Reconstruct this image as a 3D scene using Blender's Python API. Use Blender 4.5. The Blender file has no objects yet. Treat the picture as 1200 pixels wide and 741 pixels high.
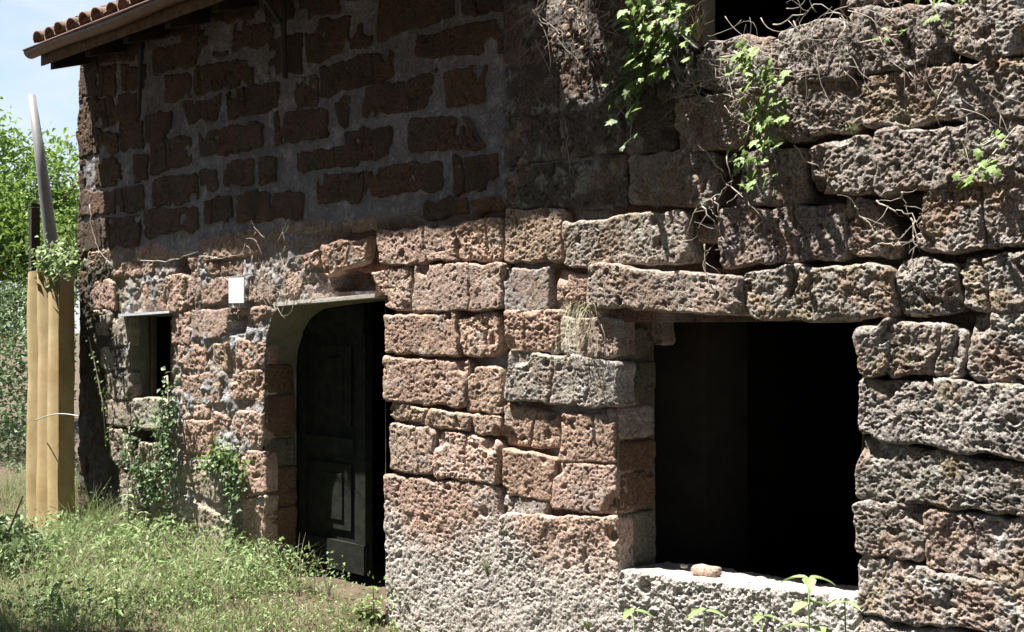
import bpy, math, random
import numpy as np
from mathutils import Vector, Matrix
random.seed(7); np.random.seed(7)
S = bpy.context.scene
COL = S.collection

# ---------------------------------------------------------------- camera, sky, sun
CAMH, CD, F = 1.65, 4.52, 1400.0          # eye height, distance to the wall, focal length (px of a 1200 px picture)
cam_d = bpy.data.cameras.new('camera'); cam = bpy.data.objects.new('camera', cam_d); COL.objects.link(cam)
cam.location = (0, -CD, CAMH)
cam.rotation_euler = (math.radians(90), 0, math.radians(45))
cam_d.sensor_width = 36; cam_d.lens = 36 * F / 1200.0
cam_d.shift_y = 14.5 / 1200.0
cam_d.clip_start = 0.05; cam_d.clip_end = 3000
S.camera = cam
SUN = Vector((1.30, 1.0, -3.7)).normalized()   # direction the light travels
elev = math.asin(-SUN.z); azim = math.atan2(-SUN.x, -SUN.y)
W = bpy.data.worlds.new('World'); S.world = W; W.use_nodes = True
nt = W.node_tree; nt.nodes.clear()
out = nt.nodes.new('ShaderNodeOutputWorld'); bg = nt.nodes.new('ShaderNodeBackground')
sky = nt.nodes.new('ShaderNodeTexSky'); sky.sky_type = 'NISHITA'; sky.sun_disc = False
sky.sun_elevation = elev; sky.sun_rotation = azim; sky.ozone_density = 2.5; sky.air_density = 1.0; sky.dust_density = .4
tc = nt.nodes.new('ShaderNodeTexCoord'); cn = nt.nodes.new('ShaderNodeTexNoise')
mp = nt.nodes.new('ShaderNodeMapping'); mp.inputs['Scale'].default_value = (1, 1, 2.4)
cn.inputs['Scale'].default_value = 3.2; cn.inputs['Detail'].default_value = 7; cn.inputs['Roughness'].default_value = .55
cr = nt.nodes.new('ShaderNodeValToRGB'); cr.color_ramp.elements[0].position = .40; cr.color_ramp.elements[1].position = .66
mx = nt.nodes.new('ShaderNodeMix'); mx.data_type = 'RGBA'; mx.inputs['B'].default_value = (4.6, 5.0, 5.9, 1)
L = nt.links.new
L(tc.outputs['Generated'], mp.inputs['Vector']); L(mp.outputs['Vector'], cn.inputs['Vector'])
L(cn.outputs['Fac'], cr.inputs['Fac']); L(cr.outputs['Color'], mx.inputs['Factor'])
L(sky.outputs['Color'], mx.inputs['A']); L(mx.outputs['Result'], bg.inputs['Color'])
L(bg.outputs['Background'], out.inputs['Surface'])
bg.inputs['Strength'].default_value = 0.05
sd = bpy.data.lights.new('sun', 'SUN'); sd.energy = 5.0; sd.angle = math.radians(.5); sd.color = (1, .95, .88)
so = bpy.data.objects.new('sun', sd); COL.objects.link(so)
so.rotation_euler = SUN.to_track_quat('-Z', 'Y').to_euler(); so.location = (-8, -8, 12)
S.view_settings.view_transform = 'Standard'; S.view_settings.look = 'None'
S.view_settings.exposure = 1.9; S.view_settings.gamma = 1

# ---------------------------------------------------------------- helpers
def wp(px, py, Y=0.0):
    """point of the upright plane at depth Y (0 = wall face) seen at picture position px, py"""
    k = (px - 600.0) / F; Yc = CD + Y
    X = Yc * (k - 1) / (k + 1); d = (Yc - X) * .70710678
    return np.array([X, Y, CAMH + (385.0 - py) / F * d])
def sc_at(X, Y=0.0): return F / ((CD + Y - X) * .70710678)     # px per metre

def hsh(ix, iy, iz, seed):
    h = (ix.astype(np.int64) * 374761393 + iy.astype(np.int64) * 668265263 + iz.astype(np.int64) * 2147483647 + seed * 974634777) & 0xffffffff
    h = ((h ^ (h >> 13)) * 1274126177) & 0xffffffff
    h = ((h ^ (h >> 16)) * 2246822519) & 0xffffffff
    return (h ^ (h >> 15)).astype(np.float64) / 4294967295.0
def vn(x, y, seed=0):
    ix = np.floor(x); iy = np.floor(y); fx = x - ix; fy = y - iy
    fx = fx * fx * fx * (fx * (fx * 6 - 15) + 10); fy = fy * fy * fy * (fy * (fy * 6 - 15) + 10)
    z = np.zeros_like(ix)
    a = hsh(ix, iy, z, seed); b = hsh(ix + 1, iy, z, seed); c = hsh(ix, iy + 1, z, seed); d = hsh(ix + 1, iy + 1, z, seed)
    return (a * (1 - fx) + b * fx) * (1 - fy) + (c * (1 - fx) + d * fx) * fy
def fbm(x, y, f, octv=3, seed=0, gain=.5):
    s = 0; a = 1; t = 0
    for i in range(octv):
        r = 0.6 + i
        xx = x * math.cos(r) - y * math.sin(r); yy = x * math.sin(r) + y * math.cos(r)
        s = s + a * (vn(xx * f + 17.3 * i, yy * f - 9.1 * i, seed + i) * 2 - 1); t += a; a *= gain; f *= 2.03
    return s / t
def pits(u, v, cell, prob, r0, r1, seed):
    u = u + .25 * cell * (vn(u / cell * 1.7, v / cell * 1.7, seed + 5) - .5) * 2; v = v + .25 * cell * (vn(u / cell * 1.7 + 40, v / cell * 1.7, seed + 6) - .5) * 2
    gx = np.floor(u / cell); gy = np.floor(v / cell); res = np.zeros_like(u)
    z = np.zeros_like(u)
    for dx in (-1, 0, 1):
        for dy in (-1, 0, 1):
            cx = gx + dx; cy = gy + dy
            jx = (cx + hsh(cx, cy, z, seed)) * cell; jy = (cy + hsh(cx, cy, z + 1, seed)) * cell
            r = r0 + (r1 - r0) * hsh(cx, cy, z + 2, seed) ** 2
            on = hsh(cx, cy, z + 3, seed) < prob
            q = np.clip(1 - ((u - jx) ** 2 + (v - jy) ** 2 * 1.3) / (r * r), 0, 1)
            res = np.maximum(res, np.where(on, r * 1.35 * q ** .4, 0))
    return res
def sm(a, b, x):
    t = np.clip((x - a) / (b - a), 0, 1); return t * t * (3 - 2 * t)

def mat(name, color, rough=.9, noise=None, bump=None, attr=False, trans=0, metal=0, spec=.3):
    m = bpy.data.materials.new(name); m.use_nodes = True; n = m.node_tree; p = n.nodes['Principled BSDF']
    p.inputs['Roughness'].default_value = rough; p.inputs['Metallic'].default_value = metal
    p.inputs['Specular IOR Level'].default_value = spec
    g = n.nodes.new('ShaderNodeNewGeometry'); src = None
    if attr:
        a = n.nodes.new('ShaderNodeVertexColor'); a.layer_name = 'Col'; src = a.outputs['Color']
    if noise:
        sc, amt, c2 = noise
        t = n.nodes.new('ShaderNodeTexNoise'); t.inputs['Scale'].default_value = sc; t.inputs['Detail'].default_value = 5; t.inputs['Roughness'].default_value = .65
        n.links.new(g.outputs['Position'], t.inputs['Vector'])
        r = n.nodes.new('ShaderNodeValToRGB'); r.color_ramp.elements[0].position = .35; r.color_ramp.elements[1].position = .65
        n.links.new(t.outputs['Fac'], r.inputs['Fac'])
        x = n.nodes.new('ShaderNodeMix'); x.data_type = 'RGBA'
        if attr:
            x.blend_type = 'MULTIPLY'; x.inputs['Factor'].default_value = 1
            r.color_ramp.elements[0].color = (1 - amt,) * 3 + (1,); r.color_ramp.elements[1].color = (1 + 0 * amt,) * 3 + (1,)
            n.links.new(src, x.inputs['A']); n.links.new(r.outputs['Color'], x.inputs['B'])
        else:
            x.inputs['A'].default_value = (*color, 1); x.inputs['B'].default_value = (*c2, 1)
            n.links.new(r.outputs['Color'], x.inputs['Factor'])
        src = x.outputs['Result']
    if src: n.links.new(src, p.inputs['Base Color'])
    else: p.inputs['Base Color'].default_value = (*color, 1)
    if bump and attr:
        t2 = n.nodes.new('ShaderNodeTexNoise'); t2.inputs['Scale'].default_value = bump[0]; t2.inputs['Detail'].default_value = 4; t2.inputs['Roughness'].default_value = .7
        n.links.new(g.outputs['Position'], t2.inputs['Vector'])
        vo = n.nodes.new('ShaderNodeTexVoronoi'); vo.inputs['Scale'].default_value = 85; vo.inputs['Randomness'].default_value = 1
        ad = n.nodes.new('ShaderNodeVectorMath'); ad.operation = 'MULTIPLY_ADD'; ad.inputs[1].default_value = (.012, .012, .012)
        n.links.new(t2.outputs['Color'], ad.inputs[0]); n.links.new(g.outputs['Position'], ad.inputs[2]); n.links.new(ad.outputs[0], vo.inputs['Vector'])
        mr = n.nodes.new('ShaderNodeMapRange'); mr.inputs['From Min'].default_value = .15; mr.inputs['From Max'].default_value = .5; n.links.new(vo.outputs['Distance'], mr.inputs['Value'])
        b0 = n.nodes.new('ShaderNodeBump'); b0.inputs['Strength'].default_value = 1; b0.inputs['Distance'].default_value = .0055
        n.links.new(mr.outputs['Result'], b0.inputs['Height'])
        b = n.nodes.new('ShaderNodeBump'); b.inputs['Strength'].default_value = bump[1]; b.inputs['Distance'].default_value = bump[2]
        n.links.new(t2.outputs['Fac'], b.inputs['Height']); n.links.new(b0.outputs['Normal'], b.inputs['Normal']); n.links.new(b.outputs['Normal'], p.inputs['Normal'])
    elif bump:
        t2 = n.nodes.new('ShaderNodeTexNoise'); t2.inputs['Scale'].default_value = bump[0]; t2.inputs['Detail'].default_value = 4; t2.inputs['Roughness'].default_value = .7
        n.links.new(g.outputs['Position'], t2.inputs['Vector'])
        b = n.nodes.new('ShaderNodeBump'); b.inputs['Strength'].default_value = bump[1]; b.inputs['Distance'].default_value = bump[2]
        n.links.new(t2.outputs['Fac'], b.inputs['Height']); n.links.new(b.outputs['Normal'], p.inputs['Normal'])
    if trans:
        tr = n.nodes.new('ShaderNodeBsdfTranslucent'); ms = n.nodes.new('ShaderNodeMixShader'); ms.inputs[0].default_value = trans
        if src: n.links.new(src, tr.inputs['Color'])
        else: tr.inputs['Color'].default_value = (*color, 1)
        n.links.new(p.outputs[0], ms.inputs[1]); n.links.new(tr.outputs[0], ms.inputs[2])
        n.links.new(ms.outputs[0], n.nodes['Material Output'].inputs['Surface'])
    return m
M = dict(
    tuff=mat('volcanic_stone', (.3, .3, .3), .95, (70, .38, None), (160, .7, .006), attr=True, spec=.15),
    mortar=mat('lime_mortar', (.3, .3, .3), .95, (60, .3, None), (130, .6, .005), attr=True, spec=.15),
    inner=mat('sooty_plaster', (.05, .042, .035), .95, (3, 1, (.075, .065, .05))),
    reveal=mat('reveal_plaster', (.14, .10, .065), .95, (7, 1, (.19, .18, .14)), (60, .8, .012)),
    greenrev=mat('mossy_plaster', (.15, .15, .10), .95, (9, 1, (.22, .215, .165)), (50, .8, .01)),
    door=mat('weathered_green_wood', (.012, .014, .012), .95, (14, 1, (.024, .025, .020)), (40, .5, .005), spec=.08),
    oldwood=mat('old_wood', (.055, .038, .026), .9, (16, 1, (.11, .08, .055)), (50, .6, .006)),
    greywood=mat('bleached_wood', (.36, .33, .29), .9, (22, 1, (.5, .48, .44)), (60, .6, .005)),
    gutter=mat('brown_painted_gutter', (.11, .055, .04), .5, (10, 1, (.16, .09, .065)), spec=.5),
    tile=mat('clay_roof_tile', (.27, .17, .12), .95, (9, 1, (.12, .10, .085)), (60, .6, .008)),
    sheet=mat('faded_cream_fibreglass', (.215, .150, .055), .65, (4, 1, (.31, .235, .11)), spec=.4),
    pipe=mat('grey_pipe', (.15, .155, .16), .6, (6, 1, (.21, .21, .21))),
    black=mat('black_plastic', (.02, .02, .022), .5, (8, 1, (.04, .04, .04))),
    tar=mat('tarred_wood', (.02, .017, .014), .9, (8, 1, (.035, .03, .025)), (40, .5, .01)),
    plaque=mat('white_enamel', (.78, .80, .80), .4, (20, 1, (.70, .72, .72))),
    metal=mat('galvanised_strip', (.45, .46, .47), .5, (20, 1, (.32, .32, .33)), metal=.3),
    ivy=mat('ivy_leaf', (.10, .17, .035), .55, (9, 1, (.20, .28, .08)), trans=.3, spec=.4),
    ivydark=mat('dark_ivy_leaf', (.06, .11, .035), .55, (9, 1, (.14, .20, .09)), trans=.2, spec=.4),
    weed=mat('weed_leaf', (.14, .225, .07), .6, (7, 1, (.30, .38, .18)), trans=.3),
    grass=mat('grass_blade', (.17, .225, .08), .7, (3.5, 1, (.33, .37, .19)), trans=.3),
    straw=mat('dry_straw', (.30, .26, .17), .8, (5, 1, (.40, .37, .27)), trans=.2),
    twig=mat('dry_twig', (.24, .205, .17), .9, (14, 1, (.40, .36, .31))),
    deadleaf=mat('dead_leaf', (.30, .18, .11), .8, (14, 1, (.42, .33, .26)), trans=.15),
    crown=mat('tree_leaf', (.11, .19, .035), .6, (2.5, 1, (.22, .32, .07)), trans=.35),
    lane=mat('unseen_lane_tree_leaf', (.035, .055, .018), .6, (2.5, 1, (.06, .085, .03)), trans=.1),
    fascia=mat('split_brown_board', (.11, .065, .04), .9, (22, 1, (.22, .15, .10)), (60, .8, .01)),
    shadewood=mat('shaded_roof_wood', (.022, .017, .013), .95, (16, 1, (.04, .03, .024))),  # roof underside's shade put into this darker wood colour
    bark=mat('bark', (.12, .09, .06), .95, (9, 1, (.2, .16, .12)), (30, .8, .02)),
    soil=mat('earth', (.055, .04, .026), 1, (5, 1, (.10, .075, .05)), (30, .8, .02)),
)
def link(name, me, material, parent=None, loc=(0, 0, 0), **kw):
    o = bpy.data.objects.new(name, me)
    if material is not None and len(me.materials) == 0: me.materials.append(material)
    o.location = loc; COL.objects.link(o)
    if parent is not None: o.parent = parent
    for k, v in kw.items(): o[k] = v
    return o
def wloc(p):                       # world position of a (rotation-free) object chain
    v = Vector((0, 0, 0))
    while p is not None: v += p.location; p = p.parent
    return v
def thing(name, loc, label, cat, group=None):
    o = bpy.data.objects.new(name, None); o.empty_display_size = .1; COL.objects.link(o); o.location = loc
    o['label'] = label; o['category'] = cat
    if group: o['group'] = group
    return o
def npmesh(name, V, Q, smooth=True, col=None):
    """V (n,3), Q (m,k) faces of k corners"""
    me = bpy.data.meshes.new(name); V = np.asarray(V, dtype=np.float32); Q = np.asarray(Q, dtype=np.int32); k = Q.shape[1]
    me.vertices.add(len(V)); me.vertices.foreach_set('co', V.ravel())
    me.loops.add(Q.size); me.loops.foreach_set('vertex_index', Q.ravel())
    me.polygons.add(len(Q)); me.polygons.foreach_set('loop_start', np.arange(0, Q.size, k, dtype=np.int32))
    me.polygons.foreach_set('loop_total', np.full(len(Q), k, dtype=np.int32))
    me.polygons.foreach_set('use_smooth', np.full(len(Q), smooth, dtype=bool))
    if col is not None:
        c = np.ones((len(V), 4), dtype=np.float32); c[:, :3] = col
        a = me.color_attributes.new('Col', 'FLOAT_COLOR', 'POINT'); a.data.foreach_set('color', c.ravel())
    me.update(calc_edges=True)
    return me
def place(name, V, Q, material, parent=None, smooth=True, col=None, centre=True, **kw):
    V = np.asarray(V, dtype=np.float64)
    c = np.array([V[:, 0].mean(), V[:, 1].mean(), V[:, 2].min()]) if centre else np.zeros(3)
    off = np.array(wloc(parent)) if parent is not None else np.zeros(3)
    return link(name, npmesh(name, V - c, Q, smooth, col), material, parent, c - off, **kw)
def gridq(nu, nv):
    i, j = np.meshgrid(np.arange(nu - 1), np.arange(nv - 1), indexing='ij')
    a = i * nv + j
    return np.stack([a, a + nv, a + nv + 1, a + 1], -1).reshape(-1, 4)
class MB:
    def __init__(s): s.v = []; s.f = []
    def add(s, v, f):
        b = len(s.v); s.v += [tuple(p) for p in v]; s.f += [tuple(i + b for i in q) for q in f]
    def box(s, c, sz, rot=None, jit=0):
        v = []
        for x in (-.5, .5):
            for y in (-.5, .5):
                for z in (-.5, .5):
                    p = Vector((x * sz[0], y * sz[1], z * sz[2]))
                    if jit: p += Vector([random.uniform(-jit, jit) for _ in range(3)])
                    if rot is not None: p = rot @ p
                    v.append(p + Vector(c))
        s.add(v, [(0, 1, 3, 2), (4, 6, 7, 5), (0, 4, 5, 1), (2, 3, 7, 6), (0, 2, 6, 4), (1, 5, 7, 3)])
    def tube(s, pts, r0, r1=None, n=6):
        r1 = r0 if r1 is None else r1; pts = [Vector(p) for p in pts]; m = len(pts); v = []
        up = Vector((.3, .2, .93))
        for i, p in enumerate(pts):
            t = (pts[min(i + 1, m - 1)] - pts[max(i - 1, 0)]).normalized()
            a = t.cross(up)
            if a.length < .05: a = t.cross(Vector((1, 0, 0)))
            a.normalize(); b = t.cross(a); r = r0 + (r1 - r0) * i / max(1, m - 1)
            for k in range(n):
                an = 2 * math.pi * k / n; v.append(p + (a * math.cos(an) + b * math.sin(an)) * r)
        f = [(i * n + k, i * n + (k + 1) % n, (i + 1) * n + (k + 1) % n, (i + 1) * n + k) for i in range(m - 1) for k in range(n)]
        f += [tuple(range(n))[::-1], tuple((m - 1) * n + k for k in range(n))]
        s.add(v, f)
    def build(s, name, material, parent=None, smooth=False, **kw):
        V = np.array([tuple(p) for p in s.v]); c = np.array([V[:, 0].mean(), V[:, 1].mean(), V[:, 2].min()])
        off = np.array(wloc(parent)) if parent is not None else np.zeros(3)
        me = bpy.data.meshes.new(name); me.from_pydata([tuple(p - c) for p in V], [], s.f)
        if smooth: me.polygons.foreach_set('use_smooth', [True] * len(me.polygons))
        me.update()
        return link(name, me, material, parent, c - off, **kw)

# ---------------------------------------------------------------- stone builder
BASE = dict(p=(.50, .36, .285), b=(.125, .092, .070), r=(.47, .335, .265), g=(.33, .288, .255), h=(.15, .132, .118), w=(.53, .495, .455), m=(.38, .33, .26), c=(.41, .36, .32), j=(.19, .115, .075), k=(.19, .175, .13))  # kind h puts the eave's shade into the upper right stones' colour
ROUGH = dict(h=.8, p=1.0, b=.45, r=1.25, g=1.25, w=1.15, m=1.0, c=.9, j=.5, k=.5)
def crust(X, Z, seed=3):
    """white salt crust that climbs from the ground on the middle of the wall"""
    lim = .62 + .30 * fbm(X, Z, 1.6, 3, seed) + .10 * fbm(X, Z, 9, 3, seed + 4)
    side = sm(-6.7, -6.2, X)
    return side * sm(.16, -.2, Z - lim)
def stone_rgb(kind, X, Z, u, v, seed):
    c = np.array(BASE[kind])[None, :] * np.ones((len(X), 1))
    rs = random.Random(seed); c = c * (1 + rs.uniform(-.13, .13)) * np.array([1 + rs.uniform(-.04, .05), 1, 1 + rs.uniform(-.05, .04)])
    n = fbm(u, v, 9, 3, seed)[:, None]; c = c * (1 + .20 * n)
    if kind in 'gch':
        a = sm(.16, .42, fbm(u, v, 11, 4, seed + 9, .65))[:, None]; c = c * (1 - .5 * a) + np.array([.50, .50, .47]) * .5 * a
        y = sm(.25, .5, fbm(u, v, 7, 3, seed + 21))[:, None] * (.38 if kind == 'g' else .25) * (kind != 'h'); c = c * (1 - y) + np.array([.34, .24, .10]) * y
        rr = sm(.15, .45, fbm(u, v, 6, 2, seed + 31))[:, None] * .45; c = c * (1 - rr) + np.array([.34, .22, .16]) * rr
    if kind == 'b':
        a = sm(.0, .5, fbm(u, v, 6, 3, seed + 19))[:, None] * .6; c = c * (1 - a) + np.array([.20, .11, .075]) * a
    if kind in 'pr':
        a = sm(.28, .5, fbm(u, v, 8, 4, seed + 9, .6))[:, None] * .5; c = c * (1 - a) + np.array([.50, .46, .42]) * a
    if kind == 'm':
        a = sm(.1, .4, fbm(u, v, 8, 4, seed + 9, .6))[:, None] * .6; c = c * (1 - a) + np.array([.45, .42, .36]) * a
    if kind in 'prwc':
        k = crust(X, Z)[:, None] * .85; c = c * (1 - k) + np.array([.56, .53, .49]) * k
    return np.clip(c, 0.02, .75)
sid = [0]
def front(u, v, h): return np.stack([u, h, v], -1)
def stone(name, quad, kind, parent, prot=0., rr=.022, depth=.10, frame=front, cell=None, wob=.011, rough=None, seed=None, **kw):
    """quad: 4 (u,v) metres, TL TR BR BL, on the frame's plane; prot > 0 stands proud"""
    sid[0] += 1; seed = seed or sid[0] * 13 + 5
    q = np.array(quad, dtype=float); TL, TR, BR, BL = q
    Wd = (np.linalg.norm(TR - TL) + np.linalg.norm(BR - BL)) / 2; Hd = (np.linalg.norm(TL - BL) + np.linalg.norm(TR - BR)) / 2
    if cell is None: cell = 1.08 / (sc_at(q[:, 0].mean()) * .853)
    nu = max(6, int(Wd / (cell * 1.2))); nv = max(6, int(Hd / cell))
    s, t = np.meshgrid(np.linspace(-1, 1, nu), np.linspace(-1, 1, nv), indexing='ij')
    rc = min((.05 if kind in 'gm' else .028) * random.Random(seed).uniform(.6, 1.3), .28 * min(Wd, Hd))
    ax = np.abs(s) * Wd / 2 - (Wd / 2 - rc); az = np.abs(t) * Hd / 2 - (Hd / 2 - rc)
    cor = (ax > 0) & (az > 0); hyp = np.hypot(ax, az) + 1e-9; f = np.where(cor, np.maximum(ax, az) / hyp, 1)
    s2 = np.where(cor, np.sign(s) * ((Wd / 2 - rc) + ax * f) / (Wd / 2), s); t2 = np.where(cor, np.sign(t) * ((Hd / 2 - rc) + az * f) / (Hd / 2), t)
    d = np.where(cor, rc - np.maximum(ax, az), np.minimum((1 - np.abs(s)) * Wd / 2, (1 - np.abs(t)) * Hd / 2))
    a = (s2 + 1) / 2; b = (1 - t2) / 2
    P = ((1 - a) * (1 - b))[..., None] * TL + (a * (1 - b))[..., None] * TR + (a * b)[..., None] * BR + ((1 - a) * b)[..., None] * BL
    ou, ov = (seed * 7.31) % 50, (seed * 3.77) % 50
    u, v = P[..., 0] + ou, P[..., 1] + ov
    edge = sm(.10, 0, d)
    P[..., 0] += edge * wob * 2.0 * fbm(u, v, 9, 3, seed + 1); P[..., 1] += edge * wob * 2.0 * fbm(u, v, 9, 3, seed + 2)
    R = ROUGH[kind] if rough is None else rough
    rs = random.Random(seed); R = R * rs.uniform(.65, 1.25)
    pm = .35 + .95 * sm(-.35, .25, fbm(u, v, 5, 2, seed + 40))       # smoother and more eaten patches
    h = -prot + .010 * R * fbm(u, v, 4, 2, seed + 3) + (.0055 * R + .003 * (kind in 'gwm')) * fbm(u, v, 22, 3, seed + 4, .65) + .008 * R * np.abs(fbm(u, v, 60, 2, seed + 7)) \
        + (s * rs.uniform(-.008, .008) + t * rs.uniform(-.006, .006)) * R
    pr = .75 + .25 * R
    h = h + pits(u, v, .10, .34 * R, .010, .024, seed + 11) * .8 * pr * min(1, R * 1.1)
    h = h + pits(u, v * .8, .17, .45 * R, .016, .034, seed + 14) * pr * pm * .8
    h = h + pits(u, v, .036, .62, .005, .0125, seed + 12) * pr * pm * min(1, R * 1.2)
    if cell < .0105: h = h + pits(u, v, .018, .6, .0035, .007, seed + 13) * pr * pm * min(1, R * 1.2)
    # broken corners and cracks
    for _ in range(rs.choice((0, 1, 1, 2))):
        cs_, ct_ = rs.choice((-1, 1)), rs.choice((-1, 1)); rad = rs.uniform(.03, .08); dd = np.hypot((s - cs_ * rs.uniform(.6, 1)) * Wd / 2, (t - ct_ * rs.uniform(.7, 1)) * Hd / 2) + .02 * fbm(u, v, 14, 2, seed + 50)
        h = h + .028 * sm(rad, rad * .55, dd)
    if Wd > .28 and rs.random() < .35:
        cx_ = rs.uniform(-.5, .5); dd = np.abs((s - cx_) * Wd / 2 + .03 * fbm(u, v, 7, 3, seed + 60) + t * rs.uniform(-.03, .03)); h = h + .02 * sm(.009, .002, dd)
    e = np.clip(1 - d / rr, 0, 1); h = h + rr * (1 - np.sqrt(np.clip(1 - e * e * .98, 0, 1)))
    V = [P[..., 0], P[..., 1], h]
    pad = lambda A: np.pad(A, 2, mode='edge')
    U_, V_, H_ = map(pad, V); ring = np.zeros_like(H_); ring[2:-2, 2:-2] = 1
    r1 = np.zeros_like(H_, dtype=bool); r1[1, :] = r1[-2, :] = True; r1[:, 1] = r1[:, -2] = True
    r2 = np.zeros_like(H_, dtype=bool); r2[0, :] = r2[-1, :] = True; r2[:, 0] = r2[:, -1] = True; r1 &= ~r2
    cu, cv = q.mean(0)
    H_ = np.where(r1, H_ + depth * .35, H_); H_ = np.where(r2, -prot + depth, H_)
    k = np.where(r1, 1 + .006 * fbm(U_ + ou, V_ + ov, 20, 2, seed), np.where(r2, .985, 1))
    U_ = cu + (U_ - cu) * k; V_ = cv + (V_ - cv) * k
    X3 = frame(U_.ravel(), V_.ravel(), H_.ravel())
    uu = U_.ravel() + ou; vv = V_.ravel() + ov
    colr = stone_rgb(kind, X3[:, 0], X3[:, 2], uu, vv, seed)
    Q = gridq(nu + 4, nv + 4)
    return place(name, X3, Q, M['tuff'], parent, True, colr, **kw)
def pstone(txt, parent, name='stone', grow=0, **kw):
    """a stone traced on the wall face: 8 picture coordinates (TL TR BR BL), kind, proud cm"""
    a = txt.split(); c = [float(x) for x in a[:8]]; kind = a[8]; prot = float(a[9]) / 100 if len(a) > 9 else 0
    q = []
    mx_, my_ = sum(c[0::2]) / 4, sum(c[1::2]) / 4
    if grow: c = [v_ + grow * (1 if v_ > (mx_ if i_ % 2 == 0 else my_) else -1) for i_, v_ in enumerate(c)]
    for i in range(4):
        w = wp(c[2 * i], c[2 * i + 1], -prot); q.append((w[0], w[2]))
    return stone(name, q, kind, parent, prot=prot, **kw)

# ---------------------------------------------------------------- ground
def gz(X, Y):
    g = -.02 + .05 * fbm(X, Y, .7, 3, 77) - .26 * sm(-8.7, -9.3, X) * sm(-30, -3, Y) * sm(-14, -11, X) 
    return g - .12 * sm(-5.8, -5.45, X) * sm(.3, -.2, Y) * (1 - sm(-1.5, -3, -Y) * 0)
n = 150
lin = np.linspace(-1, 1, n); sg = np.sign(lin) * np.abs(lin) ** 3
gx, gy = np.meshgrid(sg * 400 - 6, sg * 400 - 2, indexing='ij')
place('ground', np.stack([gx.ravel(), gy.ravel(), gz(gx, gy).ravel()], -1), gridq(n, n), M['soil'], None, centre=False, kind='structure')

# ---------------------------------------------------------------- houses
XL, XM, XR = -9.66, -4.545, -.75
EZ = CAMH + 2.2                                   # eave height
house = thing('stone_house', (XL + 2.5, 0, 0), 'tuff and mortar house on the left with an arched doorway and tiled eaves above', 'house')
ruin = thing('ruined_stone_house', (XM + 1.5, 0, 0), 'roofless grey block-built house on the right with a large empty window hole', 'house')

def poly_in(x, z, poly):
    inside = np.zeros(x.shape, dtype=bool); j = len(poly) - 1
    for i in range(len(poly)):
        xi, zi = poly[i]; xj, zj = poly[j]
        c = ((zi > z) != (zj > z)) & (x < (xj - xi) * (z - zi) / (zj - zi + 1e-12) + xi)
        inside ^= c; j = i
    return inside
def pxpoly(pts): return [(wp(a, b)[0], wp(a, b)[2]) for a, b in pts]
DOORP = pxpoly([(311, 790), (309, 600), (309, 430), (312, 395), (318, 372), (328, 357), (350, 354), (440, 348), (452, 362), (452, 800)])
SWINP = pxpoly([(150, 370), (199, 369), (199, 469), (151, 469)])
HOLLOWS = [pxpoly(p) for p in ([(203, 302), (222, 300), (222, 321), (204, 323)], [(267, 364), (291, 362), (288, 390), (268, 393)], [(152, 501), (194, 507), (193, 518), (164, 519), (152, 530)],
           [(384, 322), (404, 316), (430, 324), (432, 340), (384, 340)])]
BWINP = pxpoly([(724, 378), (1001, 376), (1001, 700), (724, 672)])
UWINP = pxpoly([(799, -150), (985, -150), (985, 22), (905, 46), (814, 54)])
HOLR = [pxpoly(p) for p in ([(806, 254), (842, 256), (840, 312), (812, 312)], [(1022, 230), (1072, 222), (1070, 290), (1060, 298), (1040, 262)])]

def mortar_sheet(parent, x0, x1, z0, z1, dz, openings, hollows, fn, name='mortar_bed', step=1.75):
    xs = [x0]
    while xs[-1] < x1: xs.append(min(x1, xs[-1] + step / (sc_at(xs[-1]) * .853)))
    xs = np.array(xs); zs = np.arange(z0, z1, dz)
    X, Z = np.meshgrid(xs, zs, indexing='ij')
    H, C = fn(X, Z)
    if x0 < -6: pass
    for h in hollows:
        m = poly_in(X, Z, h); H = np.where(m, H + .14 + .03 * fbm(X, Z, 14, 2, 5), H)
    V = np.stack([X, H, Z], -1).reshape(-1, 3); Q = gridq(len(xs), len(zs))
    cx = X.ravel()[Q].mean(1); cz = Z.ravel()[Q].mean(1); keep = np.ones(len(Q), dtype=bool)
    for o in openings: keep &= ~poly_in(cx, cz, o)
    return place(name, V, Q[keep], M['mortar'], parent, True, C.reshape(-1, 3))

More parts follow.
